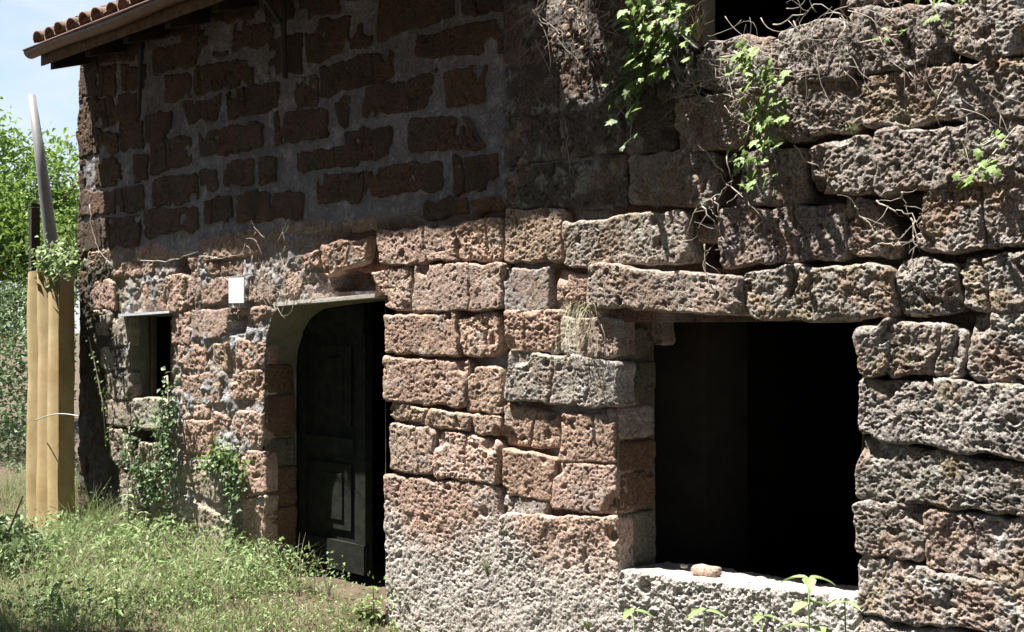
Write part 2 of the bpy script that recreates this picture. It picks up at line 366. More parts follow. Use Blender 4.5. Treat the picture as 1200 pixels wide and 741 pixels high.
def left_fn(X, Z):
    up = sm(2.18, 2.30, Z - .02 * (X + 7) + .02 * fbm(X, Z, 3, 2, 9))          # upper plain masonry
    n1 = fbm(X, Z, 6, 4, 201); n2 = fbm(X, Z, 26, 3, 202, .6)
    mid = sm(-6.35, -6.0, X) * (1 - up)             # dry-jointed pier right of the door
    topmid = sm(1.72, 1.85, Z)
    H = .012 + .008 * n1 + .011 * n2
    low = (1 - up) * (1 - mid)
    H = H + low * (.004 + .020 * n1 + .008 * n2)
    H = H + mid * (.055 + .02 * n1)
    H = H + .0 * topmid
    H = H + pits(X, Z, .05, .35, .005, .012, 77) * (.4 + .6 * low)
    H = H + .10 * sm(.035, .012, np.abs(X - (XM + .012)))
    g = np.array([.31, .325, .355]); e = np.array([.22, .12, .085]); o = np.array([.35, .27, .21])
    w = sm(-.1, .35, n1 + .3)[..., None] * low[..., None] * .55
    C = g * (1 + .22 * n2[..., None] + .38 * fbm(X, Z, 2.6, 4, 211, .7)[..., None] + .55 * sm(.12, .45, fbm(X, Z, 16, 4, 212, .7))[..., None]) * np.ones(X.shape + (1,))
    C = C * (1 - w) + o * w
    C = C * (1 - up[..., None]) + C * up[..., None] * np.array([.84, .77, .74]); C = C * ((1 - up[..., None]) * np.array([1.08, 1.02, .95]) + up[..., None])  # mortar above the eave's shadow line toned darker, shade put into its colour
    md = mid[..., None] * sm(.25, -.15, fbm(X, Z, 5, 2, 203) - .25)[..., None]; C = C * (1 - md) + e * md
    moss = (sm(-8.6, -9.1, X) * sm(.1, .5, fbm(X, Z, 4, 3, 208) + .35) * .6 * low)[..., None]; C = C * (1 - moss) + np.array([.28, .27, .15]) * moss
    sheet_shade = (sm(-8.95, -9.15, X - .32 * (2.05 - Z) - .0) * (1 - up))[..., None] * .8; C = C * (1 - sheet_shade) + np.array([.05, .04, .03]) * sheet_shade  # cast shadow of the leaning sheet painted darker into the mortar
    k = crust(X, Z)[..., None] * .7; C = C * (1 - k) + np.array([.42, .395, .36]) * k
    return H, np.clip(C, .02, .7)
def right_fn(X, Z):
    n1 = fbm(X, Z, 5, 4, 301); n2 = fbm(X, Z, 22, 3, 302, .6)
    deep = sm(-3.75, -3.0, X)
    shade = sm(2.2, 2.35, Z) * (1 - deep)
    H = .055 + .06 * deep - .030 * shade + .022 * n1 + .010 * n2
    H = H + pits(X, Z, .05, .4, .006, .013, 79)
    g = np.array([.33, .30, .27]); e = np.array([.20, .12, .085]); s = np.array([.11, .085, .065])
    a = (1 - deep)[..., None]; r = sm(.2, -.2, fbm(X, Z, 4, 2, 303))[..., None]
    C = (g * (1 - r) + e * r) * a + s * (1 - a); C = C * (1 + .15 * n2[..., None])
    k = crust(X, Z)[..., None] * .8; C = C * (1 - k) + np.array([.42, .395, .36]) * k
    low = sm(.72, .55, Z)[..., None] * .8                      # rubble fill near the ground stands almost flush
    H = H - .030 * sm(.72, .5, Z)
    return H, np.clip(C, .02, .7)
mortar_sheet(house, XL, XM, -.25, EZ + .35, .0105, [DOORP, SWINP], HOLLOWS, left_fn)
mortar_sheet(ruin, XM + .001, XR, -.25, 4.6, .0085, [BWINP, UWINP], HOLR, right_fn)

# stones of the upper, cemented masonry
UPPER = """95 79 132 79 132 111 96 112 b|143 79 166 77 166 103 143 104 b|115 54 166 50 165 67 115 72 b|92 58 112 56 112 76 95 78 b|97 116 111 115 110 147 97 149 b
112 118 130 115 131 146 113 148 b|133 112 158 110 158 141 133 143 b|180 58 230 45 228 72 181 88 b|193 92 222 86 222 112 193 120 b|228 80 294 70 293 97 230 110 b
212 122 257 112 252 137 222 143 b|92 153 116 151 116 180 92 184 b|118 157 135 156 135 178 118 180 b|139 148 165 145 165 172 139 174 b|170 136 197 131 197 160 170 166 b
112 188 138 186 138 215 112 217 b|176 166 220 159 220 190 176 204 b|156 184 171 184 170 209 158 212 b|232 156 305 143 304 174 233 182 b|234 200 251 198 251 222 234 224 b
178 212 228 204 229 236 178 240 b|95 226 132 224 132 248 95 252 b|136 222 165 220 166 245 136 250 b|265 108 324 94 322 126 268 138 b|345 92 370 90 370 124 345 127 b
320 134 381 129 379 162 322 168 b|375 79 459 58 456 92 375 112 b|392 118 406 114 407 148 398 152 b|347 182 418 172 417 192 348 202 b|304 186 322 184 322 213 304 216 b
262 190 296 186 294 212 262 218 b|274 28 320 26 316 48 272 58 b|314 50 350 42 350 84 314 84 b|359 28 407 18 406 54 360 74 b|213 40 240 32 240 60 213 70 b
444 0 528 -8 527 18 441 46 b|540 -12 586 -18 586 14 541 19 b|489 44 586 22 586 58 487 67 b|410 34 432 28 430 52 410 56 b|432 104 512 83 494 126 424 136 b
518 88 568 79 562 118 522 124 j|405 154 456 148 450 184 404 188 b|480 142 548 136 568 172 478 176 b|426 200 513 190 514 222 428 228 b|528 184 580 180 582 217 532 228 b
278 228 314 224 316 256 278 260 b|240 236 268 232 268 256 240 262 b|320 228 352 226 350 252 320 256 b|370 208 424 201 420 231 372 242 b|494 238 545 234 545 250 496 256 b
548 238 587 232 587 247 550 250 j|120 258 160 254 160 284 120 290 b|170 248 228 242 230 268 172 278 b|97 262 115 259 115 290 97 294 b|250 0 300 -8 300 18 252 24 b
400 -30 436 -38 434 -6 404 0 b|348 -14 396 -24 394 12 349 22 b|310 -10 340 -16 340 20 312 26 b|180 8 232 -6 230 34 182 46 b|120 22 168 12 166 38 122 46 b
458 -52 520 -66 520 -20 456 -12 b|240 66 262 60 262 66 241 72 b|180 176 176 168 176 168 180 180 b"""
RUB = """103 328 132 330 133 362 106 362 r|132 309 178 305 176 321 134 325 r|160 289 200 283 201 303 160 304 r|234 282 305 266 302 297 240 306 r .8|221 303 240 301 240 315 222 316 r
196 324 216 322 216 363 196 366 r|168 334 192 332 192 361 170 363 r|237 326 268 327 268 355 237 356 r|218 318 235 319 235 358 218 358 r|288 318 322 314 320 352 288 355 r -.6
324 320 358 318 352 343 324 348 r -.5|376 288 430 277 424 306 380 324 r 1|334 264 386 257 386 270 334 274 r|398 260 437 254 434 269 398 272 r|110 370 129 368 129 392 112 393 m
132 372 149 370 149 406 134 404 m|117 408 148 408 148 432 120 432 m|122 436 150 437 151 467 126 468 m|125 470 151 470 151 499 128 498 m|127 503 150 503 150 541 131 545 m
153 469 200 468 198 507 153 500 m 2|163 520 192 518 192 549 160 550 m 1|201 365 221 365 221 404 203 404 r|223 364 266 362 265 396 224 396 r|209 406 240 402 240 434 210 434 r
249 404 267 402 266 434 250 436 r|292 360 311 360 310 384 292 382 r|277 398 309 402 309 430 277 432 r .5|212 440 258 438 257 474 213 472 r|272 438 309 434 309 469 272 468 r .5
210 476 222 476 222 490 211 490 r|226 475 242 476 242 489 227 489 r|215 494 246 494 246 532 217 530 r .8|270 484 308 482 307 522 272 522 r .5|250 484 266 488 266 520 250 520 r
283 528 309 530 310 578 283 580 p 1|283 584 311 583 310 638 284 640 p 1|284 644 310 643 312 700 285 700 p 1|206 540 258 540 260 594 208 568 m 1|206 577 270 614 270 668 206 664 m 1.5
178 598 202 600 202 650 178 645 m|150 553 200 553 200 594 152 594 m .5|208 536 258 534 258 539 208 539 r|140 556 148 556 150 600 142 600 m|216 670 278 674 278 720 216 712 m
440 272 531 265 533 305 446 310 p 1.5|535 261 586 256 586 305 537 304 p 1.2|432 319 479 314 479 364 455 362 p .8|485 312 586 308 587 361 484 367 p 1.8|449 370 533 367 535 418 451 412 p 2
537 372 584 366 583 416 541 416 p 1.2|449 419 543 423 541 476 451 470 p 2|544 430 587 431 585 486 544 482 p .6|453 471 549 489 548 507 457 490 p 1.6|552 487 587 488 587 512 556 510 p .6
455 497 507 503 507 556 456 550 p 1.8|510 505 582 518 579 568 509 559 p 1.8|450 556 582 571 589 790 452 790 p 1.8|343 300 374 292 374 312 344 316 r -.3|242 310 284 304 284 322 242 323 r -.8|104 296 156 292 128 306 106 320 r|312 268 330 264 330 280 312 284 r
270 364 290 362 290 366 270 368 r|104 364 128 364 128 368 106 368 m"""
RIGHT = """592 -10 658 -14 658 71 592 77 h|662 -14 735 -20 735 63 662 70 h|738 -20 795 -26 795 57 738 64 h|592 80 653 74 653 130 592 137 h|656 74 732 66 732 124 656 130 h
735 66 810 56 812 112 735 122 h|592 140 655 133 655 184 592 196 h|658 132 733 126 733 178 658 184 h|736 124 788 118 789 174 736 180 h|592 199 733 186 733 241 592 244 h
737 184 832 177 834 236 737 241 g 1.5|793 117 868 108 866 171 792 177 g 3|872 104 912 101 920 165 872 171 g 1|592 248 657 247 657 305 590 306 p 1|660 263 800 246 806 308 661 311 c 2.5
592 316 640 315 641 361 591 364 c .8|655 317 687 324 682 352 655 352 p .5|690 311 863 328 868 368 689 357 c 5|872 318 1040 312 1045 370 872 372 g 4|842 248 990 239 989 302 846 310 g 1.5
991 232 1018 233 1058 298 991 302 g .5|1077 219 1214 204 1214 286 1076 298 g 3|1050 302 1122 305 1125 368 1050 370 g 1|1126 298 1214 294 1214 362 1128 364 g 2|818 52 903 40 908 98 816 104 g 1
906 42 992 17 993 90 912 99 g 2.5|995 16 1110 2 1110 70 997 84 g 2.5|1113 0 1216 -8 1216 58 1113 68 g 2|915 102 1006 92 1007 150 922 166 g 1.5|1009 92 1214 62 1214 132 1010 150 g 3
948 172 1021 156 1021 226 952 223 g 4|1024 155 1214 137 1214 205 1024 226 g 4|869 178 944 171 943 240 866 243 g 1|813 264 842 262 842 281 812 283 g -3|988 -60 1080 -70 1076 -6 990 10 g 1
1084 -74 1216 -90 1216 -14 1082 -6 g 1|592 366 652 365 650 413 592 407 p 1.5|660 374 722 373 721 419 658 414 c 1|598 411 722 426 723 478 590 467 c 3|591 475 652 486 652 524 592 520 p -.8
660 488 718 490 718 541 657 540 p 1.2|590 527 650 538 641 586 590 577 p 1|654 545 719 546 718 601 646 592 p 1.2|590 580 640 590 636 604 590 600 c 0|586 606 720 606 724 800 584 800 p 1.9|1003 392 1040 374 1036 440 1006 440 g 5|1037 376 1117 384 1114 443 1038 441 g 3|1118 390 1131 392 1124 447 1112 446 g 1|1134 370 1214 366 1214 452 1134 447 g 2
1002 445 1214 455 1214 540 1003 509 g 4|1005 516 1214 552 1214 610 1005 582 g 2.5|1003 588 1079 594 1078 655 1003 649 g 3|1083 600 1216 612 1216 692 1083 664 g 2|1003 653 1216 694 1216 750 1005 720 g 3.5
1005 726 1216 760 1216 830 1005 820 g 2|644 366 654 366 652 412 646 412 c|1218 200 1290 190 1290 290 1218 290 g|1218 300 1290 300 1290 450 1218 448 g|1218 455 1290 458 1290 560 1218 548 g
1220 570 1290 580 1290 700 1220 690 g|1220 50 1290 40 1290 190 1220 196 g|1220 -40 1290 -50 1290 36 1220 44 g|1220 700 1290 710 1290 830 1220 826 g
726 671 1002 703 1002 850 725 790 w 1.7|592 -70 700 -80 700 -20 592 -16 c|704 -84 794 -94 794 -30 704 -24 c"""
def rows(t): return [r for ln in t.strip().split('\n') for r in ln.split('|') if r.strip()]
for r in rows(UPPER): pstone(r + ' .5', house, rr=.012, wob=.016, depth=.06, grow=1.9, rough=.75)
for r in rows(RUB): pstone(r, house, rr=.016, wob=.010, grow=1.2)
for r in rows(RIGHT):
    big = r.startswith('690 311') or r.startswith('872 318')
    pstone(r, ruin, 'window_lintel' if big else 'stone', rr=.018 if ' g' in r else .013, wob=.013 if ' g' in r else .009, depth=.34 if big else .14, grow=2.4)

# ---------------------------------------------------------------- reveals of the openings
def loft(name, A, B, material, parent, nu=24, amp=.008, sub=8, seed=1):
    A = np.array(A); B = np.array(B)
    def res(P):
        m = len(P); t = np.linspace(0, m - 1, (m - 1) * sub + 1); i = np.clip(t.astype(int), 0, m - 2); f = (t - i)[:, None]
        return P[i] * (1 - f) + P[i + 1] * f
    a, b = res(A), res(B); w = np.linspace(0, 1, nu)[None, :, None]
    G = a[:, None] * (1 - w) + b[:, None] * w
    n_ = fbm(G[..., 2] + G[..., 0], G[..., 1], 9, 4, seed); n2_ = fbm(G[..., 2], G[..., 1] + 5, 11, 4, seed + 3)
    G[..., 0] += amp * n_; G[..., 2] += amp * .5 * n2_
    return place(name, G.reshape(-1, 3), gridq(G.shape[0], nu), material, parent)
P3 = lambda l, Y: [wp(a, b, Y) for a, b in l]
loft('door_reveal', P3([(312, 760), (311, 600), (310, 500), (310, 430), (312, 395), (318, 372), (328, 358), (350, 355), (400, 351), (452, 346)], .0),
     P3([(347, 760), (347, 600), (346, 500), (346, 440), (349, 410), (356, 388), (366, 372), (380, 362), (405, 358), (452, 352)], .27), M['greenrev'], house, seed=4)
loft('door_reveal', P3([(452, 345), (452, 800)], 0), P3([(452, 350), (452, 800)], .3), M['reveal'], house)
def xframe(Xj): return lambda u, v, h: np.stack([Xj - h, u, v], -1)
xd = wp(310.5, 500)[0]
zt = wp(310, 425)[2]; zz = -.1; k = 0
rr_ = random.Random(5)
while zz < zt - .05:
    hgt = min(rr_.uniform(.2, .3), zt - zz)
    y1 = rr_.uniform(.225, .26)
    stone('jamb_stone', [(.012, zz + hgt - .012), (y1, zz + hgt - .012), (y1, zz), (.012, zz)], 'j' if k % 3 else 'k', house, frame=xframe(xd), cell=.011, rr=.014, depth=.08, prot=.012, wob=.006); zz += hgt; k += 1
loft('window_reveal', P3([(150, 476), (149, 368)], 0), P3([(176, 470), (175, 371)], .2), M['greenrev'], house, sub=20)
loft('window_reveal', P3([(200, 476), (200, 368)], 0), P3([(222, 470), (221, 371)], .2), M['reveal'], house, sub=20)
loft('window_reveal', P3([(149, 369), (200, 368)], 0), P3([(175, 371), (221, 371)], .2), M['reveal'], house)
loft('window_reveal', P3([(723, 690), (723, 368)], 0), P3([(768, 680), (766, 372)], .33), M['reveal'], ruin, sub=30, seed=9)
loft('window_reveal', P3([(1010, 730), (1010, 366)], 0), P3([(1067, 700), (1060, 366)], .4), M['reveal'], ruin, sub=20)
loft('window_reveal', P3([(814, 60), (797, 40), (797, -150)], 0), P3([(850, 60), (838, 42), (838, -140)], .3), M['greenrev'], ruin, sub=10, seed=12)
loft('window_reveal', P3([(985, -150), (985, 22), (905, 46), (812, 56)], 0), P3([(1030, -140), (1030, 26), (950, 48), (850, 56)], .3), M['reveal'], ruin, sub=16)
xw = wp(722.5, 500)[0]; zb = wp(722, 668)[2]; ztop = wp(722, 374)[2]
zz = zb; k = 0
for hgt, kd in ((.28, 'k'), (.20, 'j'), (.16, 'j'), (.17, 'c'), (.22, 'k'), (.17, 'k')):
    stone('jamb_stone', [(.012, min(zz + hgt, ztop) - .008), (.30, min(zz + hgt, ztop) - .008), (.30, zz), (.012, zz)], kd, ruin, frame=xframe(xw), cell=.008, rr=.012, depth=.08, prot=.012, wob=.006); zz += hgt; k += 1
# loose bright block high in the far jamb of the large window
stone('jamb_stone', [(wp(757, 372, .3)[0], wp(757, 372, .3)[2]), (wp(776, 372, .3)[0], wp(776, 372, .3)[2]), (wp(776, 405, .3)[0], wp(776, 407, .3)[2]), (wp(757, 405, .3)[0], wp(757, 403, .3)[2])], 'c', ruin,
      prot=-.3, cell=.008, depth=.1, rr=.01)
# sill of the large window: an uneven slab with a slope
zs0 = wp(722, 669)[2]
def sillframe(u, v, h): return np.stack([u, v, zs0 - h + .05 * (u - xw) / 1.3], -1)
stone('window_sill', [(xw - .02, .40), (wp(1003, 700)[0] + .03, .40), (wp(1003, 700)[0] + .03, .012), (xw - .02, .012)], 'w', ruin, frame=sillframe, cell=.007, rr=.02, depth=.05, wob=.012, rough=.8)

# ---------------------------------------------------------------- dark rooms behind
def shell(name, x0, x1, y0, y1, z0, z1, parent):
    m = MB(); t = .05
    m.box(((x0 + x1) / 2, y1 + t / 2, (z0 + z1) / 2), (x1 - x0 + 2 * t, t, z1 - z0)); m.box((x0 - t / 2, (y0 + y1) / 2, (z0 + z1) / 2), (t, y1 - y0, z1 - z0))
    m.box((x1 + t / 2, (y0 + y1) / 2, (z0 + z1) / 2), (t, y1 - y0, z1 - z0)); m.box(((x0 + x1) / 2, (y0 + y1) / 2, z0 - t / 2), (x1 - x0 + 2 * t, y1 - y0 + t, t))
    m.box(((x0 + x1) / 2, (y0 + y1) / 2, z1 + t / 2), (x1 - x0 + 2 * t, y1 - y0 + t, t))
    return m.build(name, M['inner'], parent)
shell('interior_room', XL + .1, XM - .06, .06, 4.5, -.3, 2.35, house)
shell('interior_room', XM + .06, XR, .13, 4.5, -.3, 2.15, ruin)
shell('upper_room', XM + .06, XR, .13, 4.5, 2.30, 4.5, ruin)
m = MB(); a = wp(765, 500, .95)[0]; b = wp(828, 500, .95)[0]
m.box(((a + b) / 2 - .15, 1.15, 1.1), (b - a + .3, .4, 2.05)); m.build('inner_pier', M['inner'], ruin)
# outer side wall and upper storey backing of the left house
gy_, gz_ = np.meshgrid(np.linspace(.0, 4.6, 90), np.linspace(-.3, EZ + .35, 100), indexing='ij')
V = np.stack([XL + .0 + .02 * fbm(gy_, gz_, 7, 4, 3) + .012 * fbm(gy_, gz_, 30, 2, 3), gy_ + .005, gz_], -1).reshape(-1, 3)
place('side_wall', V, gridq(90, 100), M['reveal'], house)
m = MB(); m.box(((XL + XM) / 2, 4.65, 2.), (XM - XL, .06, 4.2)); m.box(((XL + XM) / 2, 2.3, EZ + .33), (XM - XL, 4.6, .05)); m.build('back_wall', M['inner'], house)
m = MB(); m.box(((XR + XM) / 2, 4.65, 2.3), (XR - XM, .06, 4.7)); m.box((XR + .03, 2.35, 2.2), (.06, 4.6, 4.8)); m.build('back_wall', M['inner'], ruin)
# corner stones that break the left outline
for i in range(13):
    z = 0.1 + i * .29 + rr_.uniform(-.03, .03)
    c = wp(92, 385, 0)
    stone('corner_stone', [(XL - rr_.uniform(.0, .05), z + .25), (XL + .10, z + .25), (XL + .10, z), (XL - rr_.uniform(.0, .05), z)], 'b', house, rr=.02, depth=.3, wob=.02, rough=.9)

# ---------------------------------------------------------------- roof over the left house
OV = .315; RX0, RX1 = -9.62, -3.87; slope = math.radians(17)
roof = MB()
def rp(x, along, up): # along: metres up the slope from the eave line
    return Vector((x, -OV + along * math.cos(slope), EZ + along * math.sin(slope) + up))
def rbox(mb, x0, x1, a0, a1, u0, u1):
    v = [rp(x, a_, u_) for x in (x0, x1) for a_ in (a0, a1) for u_ in (u0, u1)]
    mb.add(v, [(0, 1, 3, 2), (4, 6, 7, 5), (0, 4, 5, 1), (2, 3, 7, 6), (0, 2, 6, 4), (1, 5, 7, 3)])
HX0, HX1, HA0, HA1 = -4.62, -4.16, .02, .24       # hole where tiles have slipped
for (x0, x1, a0, a1) in ((RX0, HX0, 0, 5.2), (HX1, RX1, 0, 5.2), (HX0, HX1, 0, HA0), (HX0, HX1, HA1, 5.2)): rbox(roof, x0, x1, a0, a1, .0, .03)
roofo = roof.build('roof', M['shadewood'], house)
for x in np.arange(RX0 + .12, RX1, .62):
    m = MB(); rbox(m, x - .04, x + .04, .02, 3.0, -.10, -.002); m.build('rafter', M['shadewood'], roofo)
m = MB(); rbox(m, RX0, RX1, -.028, -.002, -.05, .135); m.build('fascia_board', M['fascia'], roofo)
# half-round gutter
gv = []; gf = []; ng = 9
for i, x in enumerate(np.linspace(RX0 - .05, RX1, 40)):
    sag = .008 * math.sin(i * .5)
    for r_ in (.058, .054):
        for kk in range(ng):
            an = math.pi + math.pi * kk / (ng - 1)
            gv.append((x, -OV - .092 + r_ * math.cos(an), EZ + .055 + r_ * math.sin(an) + sag))
for i in range(39):
    b0 = i * 2 * ng; b1 = b0 + 2 * ng
    for kk in range(ng - 1):
        gf += [(b0 + kk, b1 + kk, b1 + kk + 1, b0 + kk + 1), (b0 + ng + kk + 1, b1 + ng + kk + 1, b1 + ng + kk, b0 + ng + kk)]
    gf += [(b0, b0 + ng, b1 + ng, b1), (b0 + ng - 1, b1 + ng - 1, b1 + 2 * ng - 1, b0 + 2 * ng - 1)]
m = MB(); m.add(gv, gf); m.tube([(RX0 - .05, -OV - .152, EZ + .06), (RX1, -OV - .152, EZ + .06)], .007, n=6); m.build('gutter', M['gutter'], house, smooth=True)
def tile_mesh(sgn=1):
    v = []; f = []; nn = 8; Ln = .45
    for i, a_ in enumerate(np.linspace(0, Ln, 4)):
        R = .095 - .018 * a_ / Ln
        for th in (0, .014):
            for kk in range(nn + 1):
                an = math.pi * kk / nn; v.append(((R - th) * math.cos(an), a_ * math.cos(slope) - (R - th) * math.sin(an) * math.sin(slope), a_ * math.sin(slope) + sgn * (R - th) * math.sin(an) * .85))
    s_ = 2 * (nn + 1)
    for i in range(3):
        for kk in range(nn):
            a0 = i * s_ + kk; f += [(a0, a0 + 1, a0 + 1 + s_, a0 + s_), (a0 + nn + 1, a0 + nn + 1 + s_, a0 + nn + 2 + s_, a0 + nn + 2)]
    for kk in range(nn): f.append((kk, kk + nn + 1, kk + nn + 2, kk + 1)); e = 3 * s_; f.append((e + kk, e + kk + 1, e + kk + nn + 2, e + kk + nn + 1))
    for i in range(3):
        for kk in (0, nn): a0 = i * s_ + kk; f.append((a0, a0 + s_, a0 + s_ + nn + 1, a0 + nn + 1))
    me = bpy.data.meshes.new('roof_tile'); me.from_pydata(v, [], f); me.polygons.foreach_set('use_smooth', [True] * len(me.polygons)); me.update(); return me
tm = tile_mesh(); tm2 = tile_mesh(-1)
ro = wloc(roofo)
for r_ in range(4):
    for x in np.arange(RX0 + .07, RX1, .205):
        al = -.07 + r_ * .38 + random.uniform(-.02, .02)
        if HX0 - .1 < x < HX1 + .1 and r_ == 0: continue
        o = link('roof_tile', tm, M['tile'], roofo); o.location = rp(x + random.uniform(-.012, .012), al, .145 + random.uniform(-.012, .012)) - ro
        o.rotation_euler = (random.uniform(-.03, .03), random.uniform(-.05, .05), random.uniform(-.04, .04))
        if r_ < 2:
            o = link('roof_tile', tm2, M['tile'], roofo); o.location = rp(x + .1, al + .03, .232) - ro; o.rotation_euler = (0, 0, random.uniform(-.03, .03))
            if x + .1 > RX1 - .05: bpy.data.objects.remove(o)

# ---------------------------------------------------------------- door
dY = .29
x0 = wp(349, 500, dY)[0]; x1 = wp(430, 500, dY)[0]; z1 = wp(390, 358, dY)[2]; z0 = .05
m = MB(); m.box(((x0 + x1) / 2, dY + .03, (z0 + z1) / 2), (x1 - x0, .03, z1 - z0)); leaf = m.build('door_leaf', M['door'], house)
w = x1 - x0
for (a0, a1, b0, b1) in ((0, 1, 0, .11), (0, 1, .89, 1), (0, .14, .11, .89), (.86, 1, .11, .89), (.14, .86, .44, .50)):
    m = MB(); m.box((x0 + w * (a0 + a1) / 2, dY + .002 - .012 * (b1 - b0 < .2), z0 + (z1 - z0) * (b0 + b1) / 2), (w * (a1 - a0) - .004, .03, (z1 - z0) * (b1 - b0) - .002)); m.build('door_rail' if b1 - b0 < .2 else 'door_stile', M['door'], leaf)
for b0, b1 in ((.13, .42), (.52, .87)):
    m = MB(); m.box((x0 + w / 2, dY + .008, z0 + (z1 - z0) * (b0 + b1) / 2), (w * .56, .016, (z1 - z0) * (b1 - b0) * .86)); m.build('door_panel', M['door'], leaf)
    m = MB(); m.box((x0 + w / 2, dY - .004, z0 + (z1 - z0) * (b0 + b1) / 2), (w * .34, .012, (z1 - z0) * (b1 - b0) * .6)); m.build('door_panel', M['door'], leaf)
m = MB(); m.box((x0 - .03, dY - .01, (z0 + z1) / 2), (.045, .08, z1 - z0)); m.build('door_frame', M['greywood'], house)
a, b = wp(322, 357, -.01), wp(441, 346, -.01)
m = MB(); dirv = Vector(b - a); ang = -math.atan2(dirv.z, dirv.x)
m.box((Vector(a) + Vector(b)) / 2 + Vector((0, .07, 0)), (dirv.length, .16, .024), Matrix.Rotation(ang, 3, 'Y'), .003)
m.build('door_lintel', M['greywood'], house)
m = MB(); a, b = wp(141, 368, -.02), wp(201, 367, -.02); m.box((Vector(a) + Vector(b)) / 2 + Vector((0, .06, 0)), (b[0] - a[0], .16, .022), Matrix.Rotation(-.02, 3, 'Y'), .003)
m.build('window_lintel', M['metal'], house, label='thin grey strip over the little window')
m = MB(); p = wp(180, 420, .17); m.box((p[0], .17, wp(180, 420, .17)[2]), (.035, .035, .68)); m.build('window_bar', M['oldwood'], house)

# ---------------------------------------------------------------- small fittings
t_ = thing('plaque', tuple(wp(278, 355, -.03)), 'small blank white plate fixed to the rough wall left of the doorway', 'plaque')
a, b = wp(269.5, 326, -.03), wp(287, 355, -.03)
m = MB(); m.box(((a[0] + b[0]) / 2, -.036, (a[2] + b[2]) / 2), (b[0] - a[0], .008, a[2] - b[2])); m.build('plate', M['plaque'], t_)
m = MB()
for zf in (.15, .85): m.tube([((a[0] + b[0]) / 2, -.03, b[2] + (a[2] - b[2]) * zf), ((a[0] + b[0]) / 2, .03, b[2] + (a[2] - b[2]) * zf)], .006)
m.build('screw', M['metal'], t_)

def loose(name, c, size, kind, label, cat, seed):
    n_ = 22; th, ph = np.meshgrid(np.linspace(0, 2 * np.pi, n_), np.linspace(.001, np.pi - .001, n_ // 2 + 4), indexing='ij')
    d = np.stack([np.cos(th) * np.sin(ph), np.sin(th) * np.sin(ph), np.cos(ph)], -1)
    e = np.sign(d) * np.abs(d) ** .55
    P = e * np.array(size) / 2 * (1 + .12 * fbm(d[..., 0] * 2 + seed, d[..., 1] * 2 + d[..., 2] * 3, 1.5, 3, seed))[..., None] + np.array(c)
    P[-1] = P[0]; V = P.reshape(-1, 3)
    o = place(name, V, gridq(*th.shape), M['tuff'], None, True, np.array(BASE[kind])[None] * np.ones((len(V), 1)))
    o['label'] = label; o['category'] = cat; return o
c = wp(828, 668, .10)
loose('loose_stone', c + np.array([0, 0, -.006]), (.145, .09, .05), 'p', 'flat pale pink stone fragment lying alone on the window sill', 'stone', 4)
c = wp(802, 664, .2)
loose('pebble', c + np.array([0, 0, .002]), (.035, .03, .02), 'w', 'tiny whitish pebble left of the pink fragment on the window sill', 'pebble', 6)

# corrugated sheet leaning on the corner of the house
sh = thing('corrugated_sheet', (-9.35, -.35, 0), 'tall cream yellow corrugated plastic sheet leaning upright against the left corner of the house', 'corrugated sheet')
def sheet(name, TL, TR, BR, BL, waves, amp, parent, off):
    nu_, nv_ = 110, 40; s, t = np.meshgrid(np.linspace(0, 1, nu_), np.linspace(0, 1, nv_), indexing='ij')
    TL, TR, BR, BL = map(np.array, (TL, TR, BR, BL))
    P = ((1 - s) * (1 - t))[..., None] * TL + (s * (1 - t))[..., None] * TR + (s * t)[..., None] * BR + ((1 - s) * t)[..., None] * BL
    P[..., 1] += -amp * np.cos(s * 2 * np.pi * waves) - off
    P[..., 1] += .012 * fbm(s * 3, t * 6, 1, 2, 4)
    P[..., 2] += (t < .01) * .012 * fbm(s, t, 14, 2, 8) * 3
    V = P.reshape(-1, 3); V2 = V.copy(); V2[:, 1] += .005
    Q = gridq(nu_, nv_); return place(name, np.vstack([V, V2]), np.vstack([Q, Q[:, ::-1] + len(V)]), M['sheet'], parent)
TLp, TRp = wp(53, 318, -.02), wp(90, 322, -.02); BRp, BLp = wp(92, 690, -.56), wp(53, 700, -.53)
sheet('sheet', TLp, TRp, BRp, BLp, 3.0, .085, sh, .07)
m = MB(); pts = []
for i in range(17):
    t = i / 16; x = 41 + 51 * t; pts.append(wp(x, 488 + 5 * math.sin(t * 3.1) * -1 + 5 * (1 - t), -.52 - .03 * math.sin(t * 3.14)))
m.tube(pts, .0045, n=5); m.build('tie_wire', M['metal'], sh)

p0, p1 = wp(37, 112, -.10), wp(62, 300, -.02)
g = thing('leaning_pipe', tuple(wp(66, 640, .05)), 'slim grey pipe leaning behind the creeper beside the house corner', 'pipe')
m = MB(); m.tube([p0, (Vector(p0) + Vector(p1)) / 2 + Vector((.01, 0, 0)), p1, wp(70, 640, .1)], .034, .075, 12); m.build('pipe', M['pipe'], g, smooth=True)
g = thing('dark_post', tuple(wp(30, 660, -.3)), 'dark tarred timber post at the far left beside the cream sheet', 'post')
m = MB(); q = wp(40, 650, .1); m.box((q[0], .1, 1.3), (.07, .08, 2.9), None, .006); m.build('post_body', M['tar'], g)
m = MB(); m.box((q[0], .1, 2.77), (.08, .09, .03), None, .004); m.build('post_cap', M['tar'], g)
